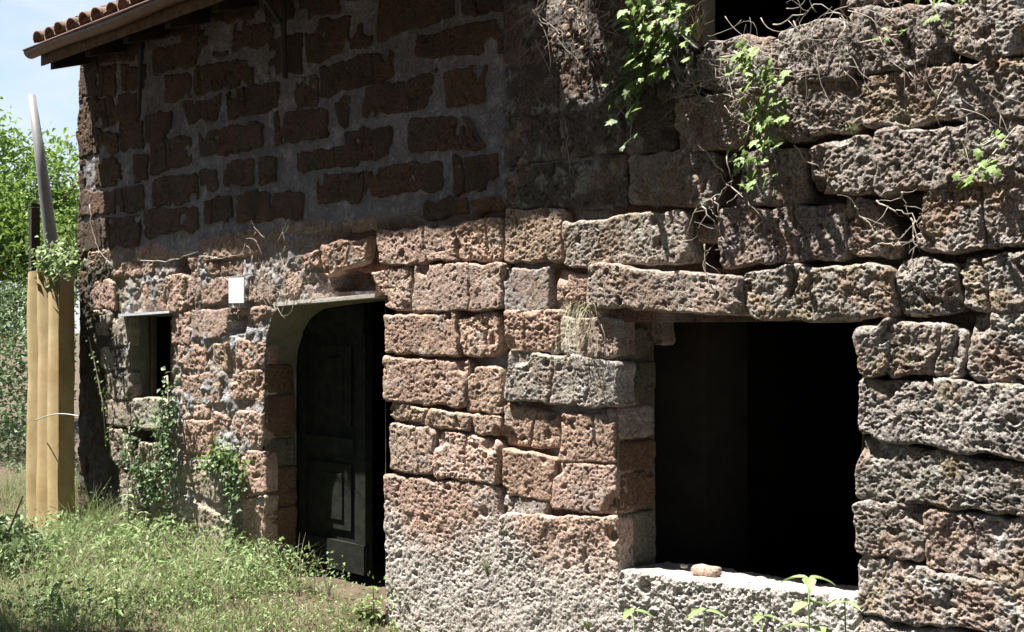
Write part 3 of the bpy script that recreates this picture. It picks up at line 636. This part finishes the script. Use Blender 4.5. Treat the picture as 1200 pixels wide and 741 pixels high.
# dark bracket and cable under the eave
def px_tube(name, label, cat, pts, r0, r1, material, Y=-.04, part='stem'):
    w3 = [wp(a, b, Y if len(c_) == 0 else c_[0]) for a, b, *c_ in pts]
    g_ = thing(name, tuple(w3[0]), label, cat); mm = MB(); mm.tube(w3, r0, r1, 6); mm.build(part, material, g_, smooth=True); return g_
m = MB(); a = wp(166, 42, -.05); b = wp(163, 136, -.04); m.tube([a, b], .016, .014, 8); m.build('strut', M['black'], house, label='thin dark rod on the shaded wall')
m = MB(); a = wp(331, -10, -.06); b = wp(334, 92, -.03); m.tube([a, b], .022, .018, 8); m.tube([wp(308, -4, -.3), wp(330, 28, -.06)], .016, .016, 8); m.build('strut', M['black'], house, label='dark bracket under the eaves')
g = thing('black_pole', tuple(wp(40, 645, -.75)), 'fallen black pole lying across the weeds at the foot of the cream sheet', 'pole')
m = MB(); m.tube([wp(20, 640, -.75), wp(70, 650, -.72), wp(122, 662, -.66)], .022, .016, 8); m.build('pole', M['black'], g, smooth=True)

# ---------------------------------------------------------------- vegetation
def blades(name, cx, cy, cz, hgt, lean, wid, material, parent=None, seg=3, spread=1., **kw):
    n_ = len(cx); an = np.random.uniform(0, 2 * np.pi, n_); dx, dy = np.cos(an), np.sin(an); la = np.random.uniform(.2, 1, n_) * lean
    fa = np.random.uniform(0, 2 * np.pi, n_); wx, wy = np.cos(fa), np.sin(fa); V = []
    for i in range(seg + 1):
        t = i / seg; ww = wid * (1 - t * .92)
        x = cx + dx * la * hgt * t * t; y = cy + dy * la * hgt * t * t; z = cz + hgt * (t - .35 * la * t * t)
        V.append(np.stack([x - wx * ww, y - wy * ww, z], -1)); V.append(np.stack([x + wx * ww, y + wy * ww, z], -1))
    V = np.stack(V, 1); k_ = 2 * (seg + 1); Q = []
    base = np.arange(n_) * k_
    for i in range(seg): Q.append(np.stack([base + 2 * i, base + 2 * i + 1, base + 2 * i + 3, base + 2 * i + 2], -1))
    return place(name, V.reshape(-1, 3), np.vstack(Q), material, parent, True, **kw)
def leaves(name, C, size, material, parent=None, nrm=(0, -.5, .8), rnd=.8, aspect=.5, **kw):
    """folded pointed leaves round given points"""
    n_ = len(C); size = np.broadcast_to(size, (n_,)) * np.random.uniform(.6, 1.2, n_)
    N = np.array(nrm)[None] + np.random.normal(0, rnd, (n_, 3)); N /= np.linalg.norm(N, axis=1)[:, None]
    T = np.random.normal(0, 1, (n_, 3)) + np.array([0, -.3, -.5]); T -= (T * N).sum(1)[:, None] * N; T /= np.linalg.norm(T, axis=1)[:, None]
    B = np.cross(N, T); s_ = size[:, None]
    a = C - T * s_ * .5; t = C + T * s_ * .5 - N * s_ * .15
    l = C - T * s_ * .05 + B * s_ * aspect * .5 + N * s_ * .10; r = C - T * s_ * .05 - B * s_ * aspect * .5 + N * s_ * .10
    V = np.stack([a, l, t, r], 1).reshape(-1, 3); b = np.arange(n_) * 4
    F_ = np.vstack([np.stack([b, b + 1, b + 2], -1), np.stack([b, b + 2, b + 3], -1)])
    return place(name, V, F_, material, parent, False, **kw)

# grass: the strip in front of the houses
N = 80000
U = np.random.uniform(0, 1, N)
gxp = -10.6 + 6.6 * U ** 1.02; gyp = -np.random.uniform(.02, 3.4, N) ** 1.0
fl = np.random.uniform(0, 1, N) < .12; gxp = np.where(fl, np.random.uniform(-13, -9.8, N), gxp); gyp = np.where(fl, np.random.uniform(-1.5, 2.5, N), gyp)
dens = fbm(gxp, gyp, 1.1, 3, 51); keep = (dens > -.5) & ~((gxp > -5.6) & (np.random.uniform(0, 1, N) < .1)) & ~((gxp > -6.9) & (gxp < -5.8) & (gyp > -.35) & (np.random.uniform(0, 1, N) < .7))
gxp, gyp = gxp[keep], gyp[keep]; hh = (.045 + .13 * np.clip(fbm(gxp, gyp, .9, 2, 52) + .5, 0, 1)) * np.random.uniform(.5, 1.3, len(gxp)) * (1 + .25 * sm(-7.0, -8.0, gxp) * sm(-1.2, -.1, gyp)) * (1 - .35 * sm(-6.2, -5.6, gxp)) * (1 + .7 * sm(-.9, -.1, gyp) * sm(-6.6, -7.2, gxp)) * (.8 + .8 * sm(0, .5, fbm(gxp, gyp, 2.3, 2, 58)))
h1 = np.random.uniform(0, 1, len(gxp)) < .82
blades('grass', gxp[h1], gyp[h1], gz(gxp[h1], gyp[h1]) - .01, hh[h1], .9, .0035, M['grass'], kind='stuff', label='rough green grass growing along the foot of the wall', category='grass')
blades('dry_grass', gxp[~h1], gyp[~h1], gz(gxp[~h1], gyp[~h1]) - .01, hh[~h1] * 1.15, 1.1, .0028, M['straw'], kind='stuff', label='pale dry straw mixed through the green grass', category='dry grass')
nb = 3600; cxs = np.random.uniform(-9.3, -6.4, 60); cys = -np.random.uniform(.08, 1.5, 60) ** 1.2; ci = np.random.randint(0, 60, nb)
bx = cxs[ci] + np.random.normal(0, .09, nb); by = np.minimum(cys[ci] + np.random.normal(0, .09, nb), -.03); bh = np.random.uniform(.14, .40, nb)
blades('tall_grass', bx[:2400], by[:2400], gz(bx[:2400], by[:2400]) - .01, bh[:2400], 1.0, .0035, M['grass'], seg=4, kind='stuff', label='taller ragged green grass in clumps close to the wall', category='grass')
blades('tall_dry_grass', bx[2400:], by[2400:], gz(bx[2400:], by[2400:]) - .01, bh[2400:] * 1.1, 1.2, .0024, M['straw'], seg=4, kind='stuff', label='tall dry stalks bending in clumps close to the wall', category='dry grass')
lx = np.repeat(cxs[:34], 70) + np.random.normal(0, .10, 34 * 70); ly = np.minimum(np.repeat(cys[:34], 70) + np.random.normal(0, .10, 34 * 70), -.03)
leaves('tall_weeds', np.stack([lx, ly, gz(lx, ly) + np.random.uniform(.03, .30, len(lx))], -1), .05, M['weed'], kind='stuff', label='knee high leafy weeds growing among the taller grass', category='weeds')
N = 20000; x = -10.6 + 5.4 * np.random.uniform(0, 1, N) ** 1.3; y = -np.random.uniform(0.02, 2.6, N)
kp = fbm(x, y, 1.6, 2, 61) > -.1; x, y = x[kp], y[kp]
z = gz(x, y) + np.random.uniform(.02, .30, len(x)) * (1 + .6 * sm(-7.6, -9, x) * sm(-1.4, 0, y))
leaves('ground_weeds', np.stack([x, y, z], -1), (.03), M['weed'], kind='stuff', label='small leafy weeds spread through the grass', category='weeds')

def ivy_leaf_mesh():
    o = [(0, 0), (.28, -.12), (.5, .12), (.34, .3), (.46, .62), (.2, .58), (0, 1.0), (-.2, .58), (-.46, .62), (-.34, .3), (-.5, .12), (-.28, -.12)]
    v = [(0, .35, .06)] + [(a, b, -.10 * abs(a) - .12 * b * b + .02) for a, b in o]
    f = [(0, i + 1, (i + 1) % 12 + 1) for i in range(12)]
    me = bpy.data.meshes.new('leaf'); me.from_pydata(v, [], f); me.update(); return me
ILM = {}
def leaf_mesh(mt):
    if mt not in ILM: me = ivy_leaf_mesh(); me.materials.append(M[mt]); ILM[mt] = me
    return ILM[mt]
def put_leaf(p, size, parent, mt='ivy', down=True, name='leaf'):
    o = bpy.data.objects.new(name, leaf_mesh(mt)); COL.objects.link(o); o.parent = parent
    o.location = Vector(p) - wloc(parent); s_ = size * random.uniform(.6, 1.25); o.scale = (s_, s_, s_)
    n_ = Vector((random.gauss(-.25, .35), random.gauss(-.75, .25), random.gauss(.65, .35))).normalized()
    d = Vector((random.gauss(0, .6), 0, -1 + random.gauss(0, .4))); d = (d - n_ * d.dot(n_)).normalized()
    o.rotation_euler = Matrix((d.cross(n_), d, n_)).transposed().to_euler()
def ivy(name, label, strands, size=.045, mt='ivy', group=None, per=14, jit=10, Y=-.06, depthjit=.05, cat='ivy', stemr=.004):
    """strands: list of picture-traced stems on the wall; each leaf is a part"""
    first = wp(*strands[0][0][:2], Y); g_ = thing(name, tuple(first), label, cat, group)
    for st in strands:
        pts = [Vector(wp(a, b, Y + random.uniform(-.02, .01))) for a, b in st]; mm = MB(); mm.tube(pts, stemr, stemr * .5, 5); mm.build('stem', M['twig'], g_, smooth=True)
        L_ = sum((pts[i + 1] - pts[i]).length for i in range(len(pts) - 1)); k_ = max(3, int(L_ * per))
        for i in range(k_):
            t = random.uniform(0, len(st) - 1.001); j = int(t); f_ = t - j
            a = st[j][0] * (1 - f_) + st[j + 1][0] * f_ + random.gauss(0, jit); b = st[j][1] * (1 - f_) + st[j + 1][1] * f_ + random.gauss(0, jit)
            put_leaf(wp(a, b, Y - abs(random.gauss(0, depthjit)) - .01), size, g_, mt)
    return g_
ivy('ivy_plant', 'bright green ivy bunch hanging from the broken wall top left of the upper opening', [[(735, -30), (740, 20), (745, 75), (732, 115)], [(760, -30), (768, 30), (775, 62)], [(790, -20), (782, 20), (790, 60)], [(750, -20), (756, 45), (752, 90)], [(770, -10), (790, 30), (768, 75)]], per=150, jit=12, size=.050, depthjit=.07)
ivy('ivy_plant', 'dark ivy trail in shade below the bright hanging bunch', [[(732, 95), (712, 110), (700, 125)], [(740, 110), (720, 120), (740, 145), (738, 170)], [(735, 120), (712, 150)]], per=38, jit=8, mt='ivydark', size=.048)
ivy('ivy_plant', 'ivy strand hanging down the grey blocks left of the mossy stone', [[(868, 50), (882, 80), (893, 115), (885, 160), (895, 210)], [(875, 60), (905, 100), (915, 155)], [(885, 120), (870, 180), (885, 225)], [(860, 60), (900, 90), (900, 180)]], per=75, jit=9, size=.044)
ivy('ivy_plant', 'small ivy sprig near the top right on the uppermost blocks', [[(1085, -10), (1098, 15), (1108, 40)], [(1105, -20), (1125, 2)]], per=45, jit=8, size=.045)
ivy('ivy_plant', 'little low ivy tuft left of the top right ivy sprig', [[(1010, 50), (1035, 44)], [(1040, 42), (1060, 40)]], per=30, jit=5, size=.036)
ivy('ivy_plant', 'ivy spray reaching in from the right edge beside the long upper block', [[(1190, 150), (1160, 185), (1140, 205), (1122, 210)], [(1180, 190), (1150, 200)], [(1170, 160), (1150, 172)]], per=45, jit=8, size=.042)
def sprig(label, px, py, n_, ln, wid, Y=-.03, mt='grass', cat='grass tuft', name='grass_tuft', spread=.6, down=0):
    b = wp(px, py, Y); g_ = thing(name, tuple(b), label, cat); mm = MB()
    for i in range(n_):
        a = random.uniform(-1, 1) * spread; l_ = ln * random.uniform(.5, 1.1); pts = []
        for k_ in range(5):
            t = k_ / 4; pts.append((b[0] + math.sin(a) * l_ * t + random.gauss(0, .002), b[1] - (.05 + .25 * random.random()) * l_ * t, b[2] + math.cos(a) * l_ * t * (1 - 2 * down) - (.45 * l_ * t * t * abs(math.sin(a)) + .25 * l_ * t * t)))
        for k_ in range(4):
            w0 = wid * (1 - k_ / 4.3); w1 = wid * (1 - (k_ + 1) / 4.3); p, q_ = Vector(pts[k_]), Vector(pts[k_ + 1])
            ax = Vector((math.cos(a), .4, -math.sin(a))).normalized()
            mm.add([p - ax * w0, p + ax * w0, q_ + ax * w1, q_ - ax * w1], [(0, 1, 2, 3)])
    mm.build('blade', M[mt], g_, kind='stuff'); return g_
sprig('small grass sprig growing from the joint under the grey block near the top', 1000, 158, 14, .11, .003, Y=-.05)
sprig('thin grass sprouting beside the ivy at the right edge', 1133, 192, 16, .12, .003)
sprig('faint grass tuft on the long block at upper right', 1100, 115, 9, .06, .003)
sprig('pale grass tuft on the broken top left of the upper opening', 818, 48, 22, .22, .0025, Y=-.08, mt='straw')
sprig('bright green tuft rooted in the pier above the protruding ledge stone', 682, 372, 30, .10, .0035, Y=-.06)
g_ = thing('dry_grass_tuft', tuple(wp(682, 365, -.05)), 'pale beard of dry grass hanging over the protruding ledge stone', 'grass tuft'); mm = MB()
for i in range(150):
    p = Vector(wp(random.gauss(679, 11), random.uniform(352, 400), -.05 - random.random() * .05)); d = Vector((random.gauss(.05, .55), random.gauss(-.15, .3), random.gauss(-.5, .6))).normalized(); l_ = random.uniform(.03, .075)
    for k_ in range(4):
        q_ = p + d * l_ / 2.2; d = (d + Vector((random.gauss(.05, .3), random.gauss(0, .2), -.35))).normalized(); w0 = .0021 * (1 - k_ / 5)
        mm.add([p + Vector((w0, 0, 0)), p - Vector((w0, 0, 0)), q_ - Vector((w0 * .8, 0, 0)), q_ + Vector((w0 * .8, 0, 0))], [(0, 1, 2, 3)]); p = q_
mm.build('blade', M['straw'], g_, kind='stuff')
sprig('grass wisp rooted low in the seam between the two piers', 572, 676, 18, .2, .003, Y=-.06)
sprig('long dry grass leaning over the shaded door threshold', 385, 700, 16, .42, .003, Y=-.05, mt='straw', spread=1.0)
sprig('low grass growing at the foot of the lit pier left of the window', 690, 740, 14, .14, .003, Y=-.12)
sprig('tiny green tuft on the mortar in the sunlit band above the plaque', 322, 274, 12, .05, .004, Y=-.02)

def twigs(label, lines, r=.004, Y=-.06, name='dry_creeper', cat='dry creeper', mt='twig', extra=3):
    g_ = thing(name, tuple(wp(*lines[0][0][:2], Y)), label, cat)
    for ln in lines:
        mm = MB(); cp = [Vector(wp(a, b, Y)) for a, b in ln]; pts = []
        for i in range(len(cp) - 1):
            for k_ in range(5): pts.append(cp[i].lerp(cp[i + 1], k_ / 5) + Vector([random.gauss(0, .0045) for _ in range(3)]))
        pts.append(cp[-1]); mm.tube(pts, r, r * .35, 5)
        for _ in range(extra):
            p = random.choice(pts); d = Vector((random.gauss(0, 1), random.gauss(-.2, .4), random.gauss(-.2, 1))).normalized(); q_ = [p]
            for k_ in range(5): d = (d + Vector([random.gauss(0, .3) for _ in range(3)])).normalized(); q_.append(q_[-1] + d * .022)
            mm.tube(q_, r * .5, r * .2, 4)
        mm.build('stem', M[mt], g_, smooth=True)
    return g_
twigs('dry bleached creeper stems tangled over the broken top blocks', [[(820, 70), (870, 62), (910, 90), (960, 88)], [(905, 30), (935, 20), (960, 5), (985, 18)], [(925, 62), (950, 40), (975, 8)], [(985, 20), (998, 30), (1022, 40)], [(990, 25), (993, 60), (985, 90)], [(1050, 0), (1065, 18), (1080, 26)], [(930, 25), (945, 60), (958, 75)], [(1030, -5), (1045, 12)]], .0035)
twigs('long curving twig running from the upper blocks down to the left', [[(868, 85), (830, 95), (800, 110), (775, 122)], [(815, 60), (800, 90), (815, 100)], [(790, 65), (796, 100)]], .0035)
twigs('knot of dry twigs hanging in the gap above the large window', [[(862, 165), (850, 185), (858, 210), (840, 235)], [(818, 170), (840, 195), (850, 215)], [(846, 225), (815, 245), (800, 285)], [(838, 232), (845, 255), (840, 272)], [(850, 215), (875, 235), (895, 258)], [(825, 240), (840, 270), (850, 285)], [(826, 290), (828, 320), (835, 340)], [(930, 170), (945, 190), (975, 195)]], .004)
twigs('pale root tangle hanging from the joint near the right edge', [[(1025, 235), (1050, 246), (1068, 250), (1080, 270)], [(1058, 225), (1060, 240), (1064, 255)], [(1030, 285), (1048, 288), (1062, 270)], [(1000, 242), (1010, 255), (1020, 262)], [(1068, 255), (1072, 290), (1070, 310)], [(1070, 262), (1078, 295)]], .0035)
twigs('thin roots hanging over the shaded blocks right of the house seam', [[(622, 12), (650, 35), (665, 60), (680, 73)], [(662, 60), (658, 100), (660, 140)], [(625, 45), (640, 58)], [(660, 140), (668, 190), (672, 205)]], .003, Y=-.04)
twigs('pale forked root running down the left end of the shaded wall', [[(104, 240), (108, 270), (115, 293), (133, 314)], [(115, 296), (111, 312), (108, 325)], [(126, 306), (127, 320)]], .005, Y=-.03, extra=0)
twigs('thin pale root lying level across the sunlit rubble left of the plaque', [[(165, 305), (190, 307), (210, 303), (232, 295)], [(232, 300), (255, 303), (285, 298)]], .004, Y=-.035, extra=1)
twigs('dry stems hanging beside the plaque over the door corner', [[(296, 300), (300, 330), (304, 360)], [(310, 322), (312, 345), (322, 360), (335, 374)], [(288, 305), (292, 340)], [(318, 330), (316, 350)]], .0035, Y=-.035, extra=2)
g = thing('dead_leaves', tuple(wp(690, 30, -.05)), 'shrivelled brown leaves caught on the wall left of the bright ivy', 'dead leaves')
for i in range(85): put_leaf(wp(random.gauss(692, 22), random.gauss(14, 26), -.04 - random.random() * .05), .035, g, 'deadleaf')
def hanging(label, x0, x1, y0, y1, n_, ln, r, Y=-.05, fall=-.5, mt='twig'):
    g_ = thing('dry_creeper', tuple(wp((x0 + x1) / 2, y0, Y)), label, 'dry creeper'); mm = MB()
    for i in range(n_):
        p = Vector(wp(random.uniform(x0, x1), random.uniform(y0, y1), Y - random.random() * .03)); d = Vector((random.gauss(0, 1), 0, fall + random.gauss(0, .6))).normalized(); pts = [p]; L_ = int(random.uniform(.4, 1) * ln / .03)
        c_ = random.gauss(0, .25)
        for k_ in range(max(3, L_)):
            d = Vector((d.x + c_ * d.z + random.gauss(0, .12), random.gauss(0, .10) + (pts[-1].y < Y - .09) * .3 - (pts[-1].y > Y) * .2, d.z - c_ * d.x - .06 + random.gauss(0, .12))).normalized(); pts.append(pts[-1] + d * .03)
        mm.tube(pts, r * random.uniform(.5, 1), r * .25, 4)
        if random.random() < .5: 
            q_ = random.choice(pts); mm.tube([q_, q_ + Vector((random.gauss(0, .05), -.02, random.gauss(-.03, .05))), q_ + Vector((random.gauss(0, .09), -.01, random.gauss(-.08, .06)))], r * .4, r * .2, 4)
    mm.build('stem', M[mt], g_, smooth=True); return g_
hanging('web of fine dry stems over the sloping top blocks below the upper opening', 840, 1000, 10, 70, 34, .42, .0028)
hanging('fine dry stems between the bright ivy bunch and the hanging ivy strand', 780, 880, 60, 190, 26, .35, .0028)
hanging('fine dry stems tangled in the shade left of the bright ivy bunch', 600, 730, -20, 60, 34, .50, .0028)
hanging('sparse fine dry stems over the grey blocks near the upper right edge', 1020, 1160, -10, 140, 22, .3, .0026)
hanging('fine dry rootlets over the sunlit rubble between the plaque and the arch', 285, 345, 270, 345, 26, .28, .0030, Y=-.035)
hanging('broken dry stems lying in the grass below the mossy wall foot', 140, 300, 630, 690, 22, .35, .005, Y=-.6, fall=0, mt='straw')
# ivy on the left wall: small leaves joined
def small_ivy(label, strands, n_, jit, size, mt='ivydark', Y=-.04, name='ivy_plant', cat='ivy'):
    g_ = thing(name, tuple(wp(*strands[0][-1], Y)), label, cat)
    for st in strands:
        mm = MB(); mm.tube([wp(a, b, Y * .7) for a, b in st], .007, .004, 5); mm.build('stem', M['twig'], g_, smooth=True)
    C = []
    for i in range(n_):
        st = random.choice(strands); t = random.uniform(0, len(st) - 1.001); j = int(t); f_ = t - j
        C.append(wp(st[j][0] * (1 - f_) + st[j + 1][0] * f_ + random.gauss(0, jit), st[j][1] * (1 - f_) + st[j + 1][1] * f_ + random.gauss(0, jit), Y - abs(random.gauss(0, .05))))
    leaves('foliage', np.array(C), size, M[mt], g_, nrm=(-.2, -.8, .6), rnd=.5, aspect=.9, kind='stuff'); return g_
small_ivy('dark ivy climbing the wall right below the little window', [[(196, 440), (198, 480), (192, 520), (196, 570), (196, 635)], [(190, 475), (190, 520), (200, 560)], [(188, 545), (170, 560), (180, 590)]], 620, 6.5, .042)
small_ivy('pale ivy climbing left of the little window sill', [[(152, 500), (150, 530), (160, 560), (150, 590)], [(148, 520), (156, 550), (178, 556)]], 260, 6.5, .038)
small_ivy('ivy column climbing just left of the door jamb', [[(262, 520), (272, 560), (270, 610), (272, 650), (276, 690)], [(245, 545), (265, 545), (276, 580)]], 520, 5.5, .042)
small_ivy('yellow green ivy clump capping the column left of the door jamb', [[(240, 545), (258, 532), (270, 540), (282, 555)]], 150, 7, .042, mt='ivy')
small_ivy('sparse creeper crawling up the far left edge of the sunlit wall', [[(104, 395), (112, 430), (120, 470), (124, 520)]], 40, 3, .03, mt='ivy')
small_ivy('pale leafy creeper spilling over the top of the cream corrugated sheet', [[(44, 290), (58, 292), (75, 300), (86, 312)], [(48, 300), (55, 315), (70, 322)], [(70, 290), (80, 300), (84, 322)]], 420, 8, .055, mt='weed', Y=-.16, name='creeper', cat='creeper')

def nettle(label, px, pyb, pyt, Y, nlv=7, ls=.10, mt='weed', name='weed_plant', lean=0):
    b = wp(px, pyb, Y); t = wp(px + lean, pyt, Y); b[2] = float(gz(np.array([b[0]]), np.array([Y]))[0]); g_ = thing(name, tuple(b), label, 'weed')
    mm = MB(); b, t = Vector(b), Vector(t); mid = b.lerp(t, .5) + Vector((.01, 0, 0)); mm.tube([b, mid, t], .005, .003, 5); mm.build('stem', M['weed'], g_, smooth=True)
    H_ = (t - b).length
    for i in range(nlv):
        f_ = .25 + .75 * i / (nlv - 1); p = b.lerp(t, f_); L_ = ls * (1.25 - .75 * f_) * random.uniform(.85, 1.1)
        for s_ in (0, 1, 2) if i == nlv - 1 else (0, 1):
            an = i * 1.57 + s_ * (2.09 if i == nlv - 1 else math.pi) + random.uniform(-.2, .2); d = Vector((math.cos(an), math.sin(an), .25)); sd_ = Vector((-math.sin(an), math.cos(an), 0)); v = []; w_ = L_ * .23
            prof = [(0, .05), (.2, .75), (.4, 1), (.6, .8), (.8, .45), (1, .02)]
            for q_, (a_, ww) in enumerate(prof):
                c_ = p + d * (L_ * a_) + Vector((0, 0, -L_ * .55 * a_ * a_)); v += [c_ - sd_ * w_ * ww + Vector((0, 0, .12 * w_)), c_ + Vector((0, 0, -.18 * w_ * ww)), c_ + sd_ * w_ * ww + Vector((0, 0, .12 * w_))]
            f = []
            for q_ in range(5): a0 = q_ * 3; f += [(a0, a0 + 1, a0 + 4, a0 + 3), (a0 + 1, a0 + 2, a0 + 5, a0 + 4)]
            lm = MB(); lm.add(v, f); lm.build('leaf', M[mt], g_)
    return g_
nettle('tall broad-leaved weed in front of the sill near the right end', 947, 790, 678, -.36, 7, .23)
nettle('lower broad-leaved weed right of the tallest one under the window', 990, 790, 706, -.34, 5, .18)
nettle('leafy weed under the left end of the window sill', 742, 760, 716, -.34, 4, .20)
nettle('leafy weed under the middle of the window sill', 822, 780, 716, -.34, 4, .21, lean=3)
nettle('small weed between the two broad-leaved weeds under the sill', 893, 790, 722, -.32, 4, .15)
nettle('round-leaved weed at the right foot of the doorway', 437, 720, 688, -.06, 5, .10, mt='ivy')
nettle('second low weed beside the right foot of the doorway', 424, 724, 702, -.10, 4, .09, mt='ivy')
nettle('broad-leaved weed at the foot of the cream sheet', 96, 680, 622, -.45, 6, .20)
nettle('broad-leaved weed under the shaded wall right of the cream sheet', 122, 680, 630, -.5, 6, .19)
nettle('pale big-leaved weed leaning over the fallen black pole', 74, 700, 645, -.75, 6, .17)
nettle('tall thin weed stalk in the middle of the grass', 137, 765, 655, -1.3, 6, .09, lean=-3)
nettle('dark leaved weed at the bottom left corner', 60, 765, 690, -1.5, 6, .18, mt='ivydark')
nettle('leafy weed beneath the pale ivy left of the little window', 150, 680, 580, -.3, 9, .13)
nettle('yellowish weed sprout at the foot of the mossy corner', 168, 690, 600, -.35, 8, .11)

# tree behind the left corner
def tree(label, px, py, Y, R_, nleaf, size, name='leafy_tree'):
    c = Vector(wp(px, py, Y)); g_ = thing(name, (c.x, c.y, 0), label, 'tree')
    mm = MB(); mm.tube([(c.x, c.y, -.1), (c.x + .1, c.y, c.z * .5), (c.x, c.y, c.z)], .16, .09, 9)
    limbs = []
    for i in range(9):
        an = random.uniform(0, 6.28); el = random.uniform(.1, 1.2); d = Vector((math.cos(an) * math.cos(el), math.sin(an) * math.cos(el), math.sin(el))); s_ = Vector((c.x, c.y, c.z - R_ * .6 + random.random() * R_ * .5)); e = s_ + d * R_ * 1.1
        mm.tube([s_, s_.lerp(e, .5) + Vector((0, 0, .1)), e], .05, .015, 6); limbs.append((s_, e))
    mm.build('trunk', M['bark'], g_, smooth=True)
    C = []
    cl = [np.array(c) + np.random.normal(0, 1, 3) * np.array([.55, .55, .5]) * R_ for _ in range(60)]
    for i in range(nleaf): C.append(cl[i % 60] + np.random.normal(0, R_ * .16, 3))
    leaves('crown', np.array(C), size, M['crown'], g_, nrm=(-.2, -.2, .8), rnd=.7, aspect=.55); return g_
tree('bright green leafy tree seen through the gap left of the house', 45, 265, 4.5, 1.45, 17000, .12)
tree('green bushy tree further left behind the dark post', -40, 300, 3.0, 1.3, 9000, .10)
# hedge that closes the far left behind the sheet
g = thing('bush', tuple(wp(60, 600, 1.5)), 'dense dark bush filling the gap behind the cream sheet', 'bush')
C = []
for i in range(9000):
    a, b = random.uniform(-60, 88), random.uniform(330, 700); C.append(wp(a, b, 1.2 + random.random() * .9))
leaves('foliage', np.array(C), .09, M['ivydark'], g, rnd=.8, kind='stuff')
mm = MB()
for i in range(6): a = wp(-5 + i * 15, 660, 1.6); mm.tube([a, a + np.array([random.gauss(0, .1), 0, 1.5])], .03, .012, 6)
mm.build('branch', M['bark'], g)

# unseen trees across the lane, inferred from shade, sized to block sky and bounce
for i, (x, y, h_, r_) in enumerate([(-13.0, -6.4, 7.2, 3.4), (-8.8, -7.0, 7.4, 3.6), (-4.4, -7.2, 7.6, 3.7), (.2, -7.0, 7.4, 3.6), (4.6, -5.2, 7.0, 3.4), (-11, -12, 6, 4.2), (-4, -12.5, 6.4, 4.4), (3, -12, 6, 4.4)]):
    g_ = thing('unseen_lane_tree', (x, y, 0), 'unseen broad leafy tree across the lane, sized to cut sky light on the wall', 'tree', 'unseen trees across the lane')
    mm = MB(); mm.tube([(x, y, -.1), (x + .1, y, h_ * .5), (x, y, h_)], .2, .1, 9)
    for k_ in range(7):
        an = k_ * .9; mm.tube([(x, y, h_ * .45 + .1 * k_), (x + math.cos(an) * r_ * .8, y + math.sin(an) * r_ * .8, h_ + .2 * k_ - .4)], .06, .02, 6)
    mm.build('trunk', M['bark'], g_, smooth=True)  # trunk of the unseen lane tree
    d = np.random.normal(0, 1, (7000, 3)); d /= np.linalg.norm(d, axis=1)[:, None]; d *= (np.random.uniform(0, 1, 7000) ** .45)[:, None] * (1 + .25 * fbm(d[:, 0] * 2 + i * 9, d[:, 1] * 2 + d[:, 2], 1.5, 2, 9))[:, None]
    leaves('crown', np.array([x, y, h_]) + d * np.array([r_, r_, r_ * .9]), .42, M['lane'], g_, rnd=.8)

g = thing('bush', tuple(wp(10, 700, -1.5)), 'dark bush added to darken the bottom left corner in front of the cream sheet', 'bush')  # bush added to produce the dark corner
C = []
c0 = wp(-22, 690, -1.35)
for i in range(5000):
    d = Vector((random.gauss(0, 1), random.gauss(0, 1), random.gauss(0, 1))).normalized() * random.random() ** .4
    C.append((c0[0] + d.x * .55, c0[1] + d.y * .5, -.04 + d.z * .24 + .12 * math.sin(d.x * 9 + d.y * 5) + .1 * random.random()))
leaves('foliage', np.array(C), .07, M['ivydark'], g, rnd=.8, kind='stuff')
mm = MB()
for i in range(6): mm.tube([(c0[0], c0[1], -.2), (c0[0] + random.gauss(0, .25), c0[1] + random.gauss(0, .25), .5)], .014, .006, 6)
mm.build('branch', M['bark'], g)  # branches of the bush added for the dark corner
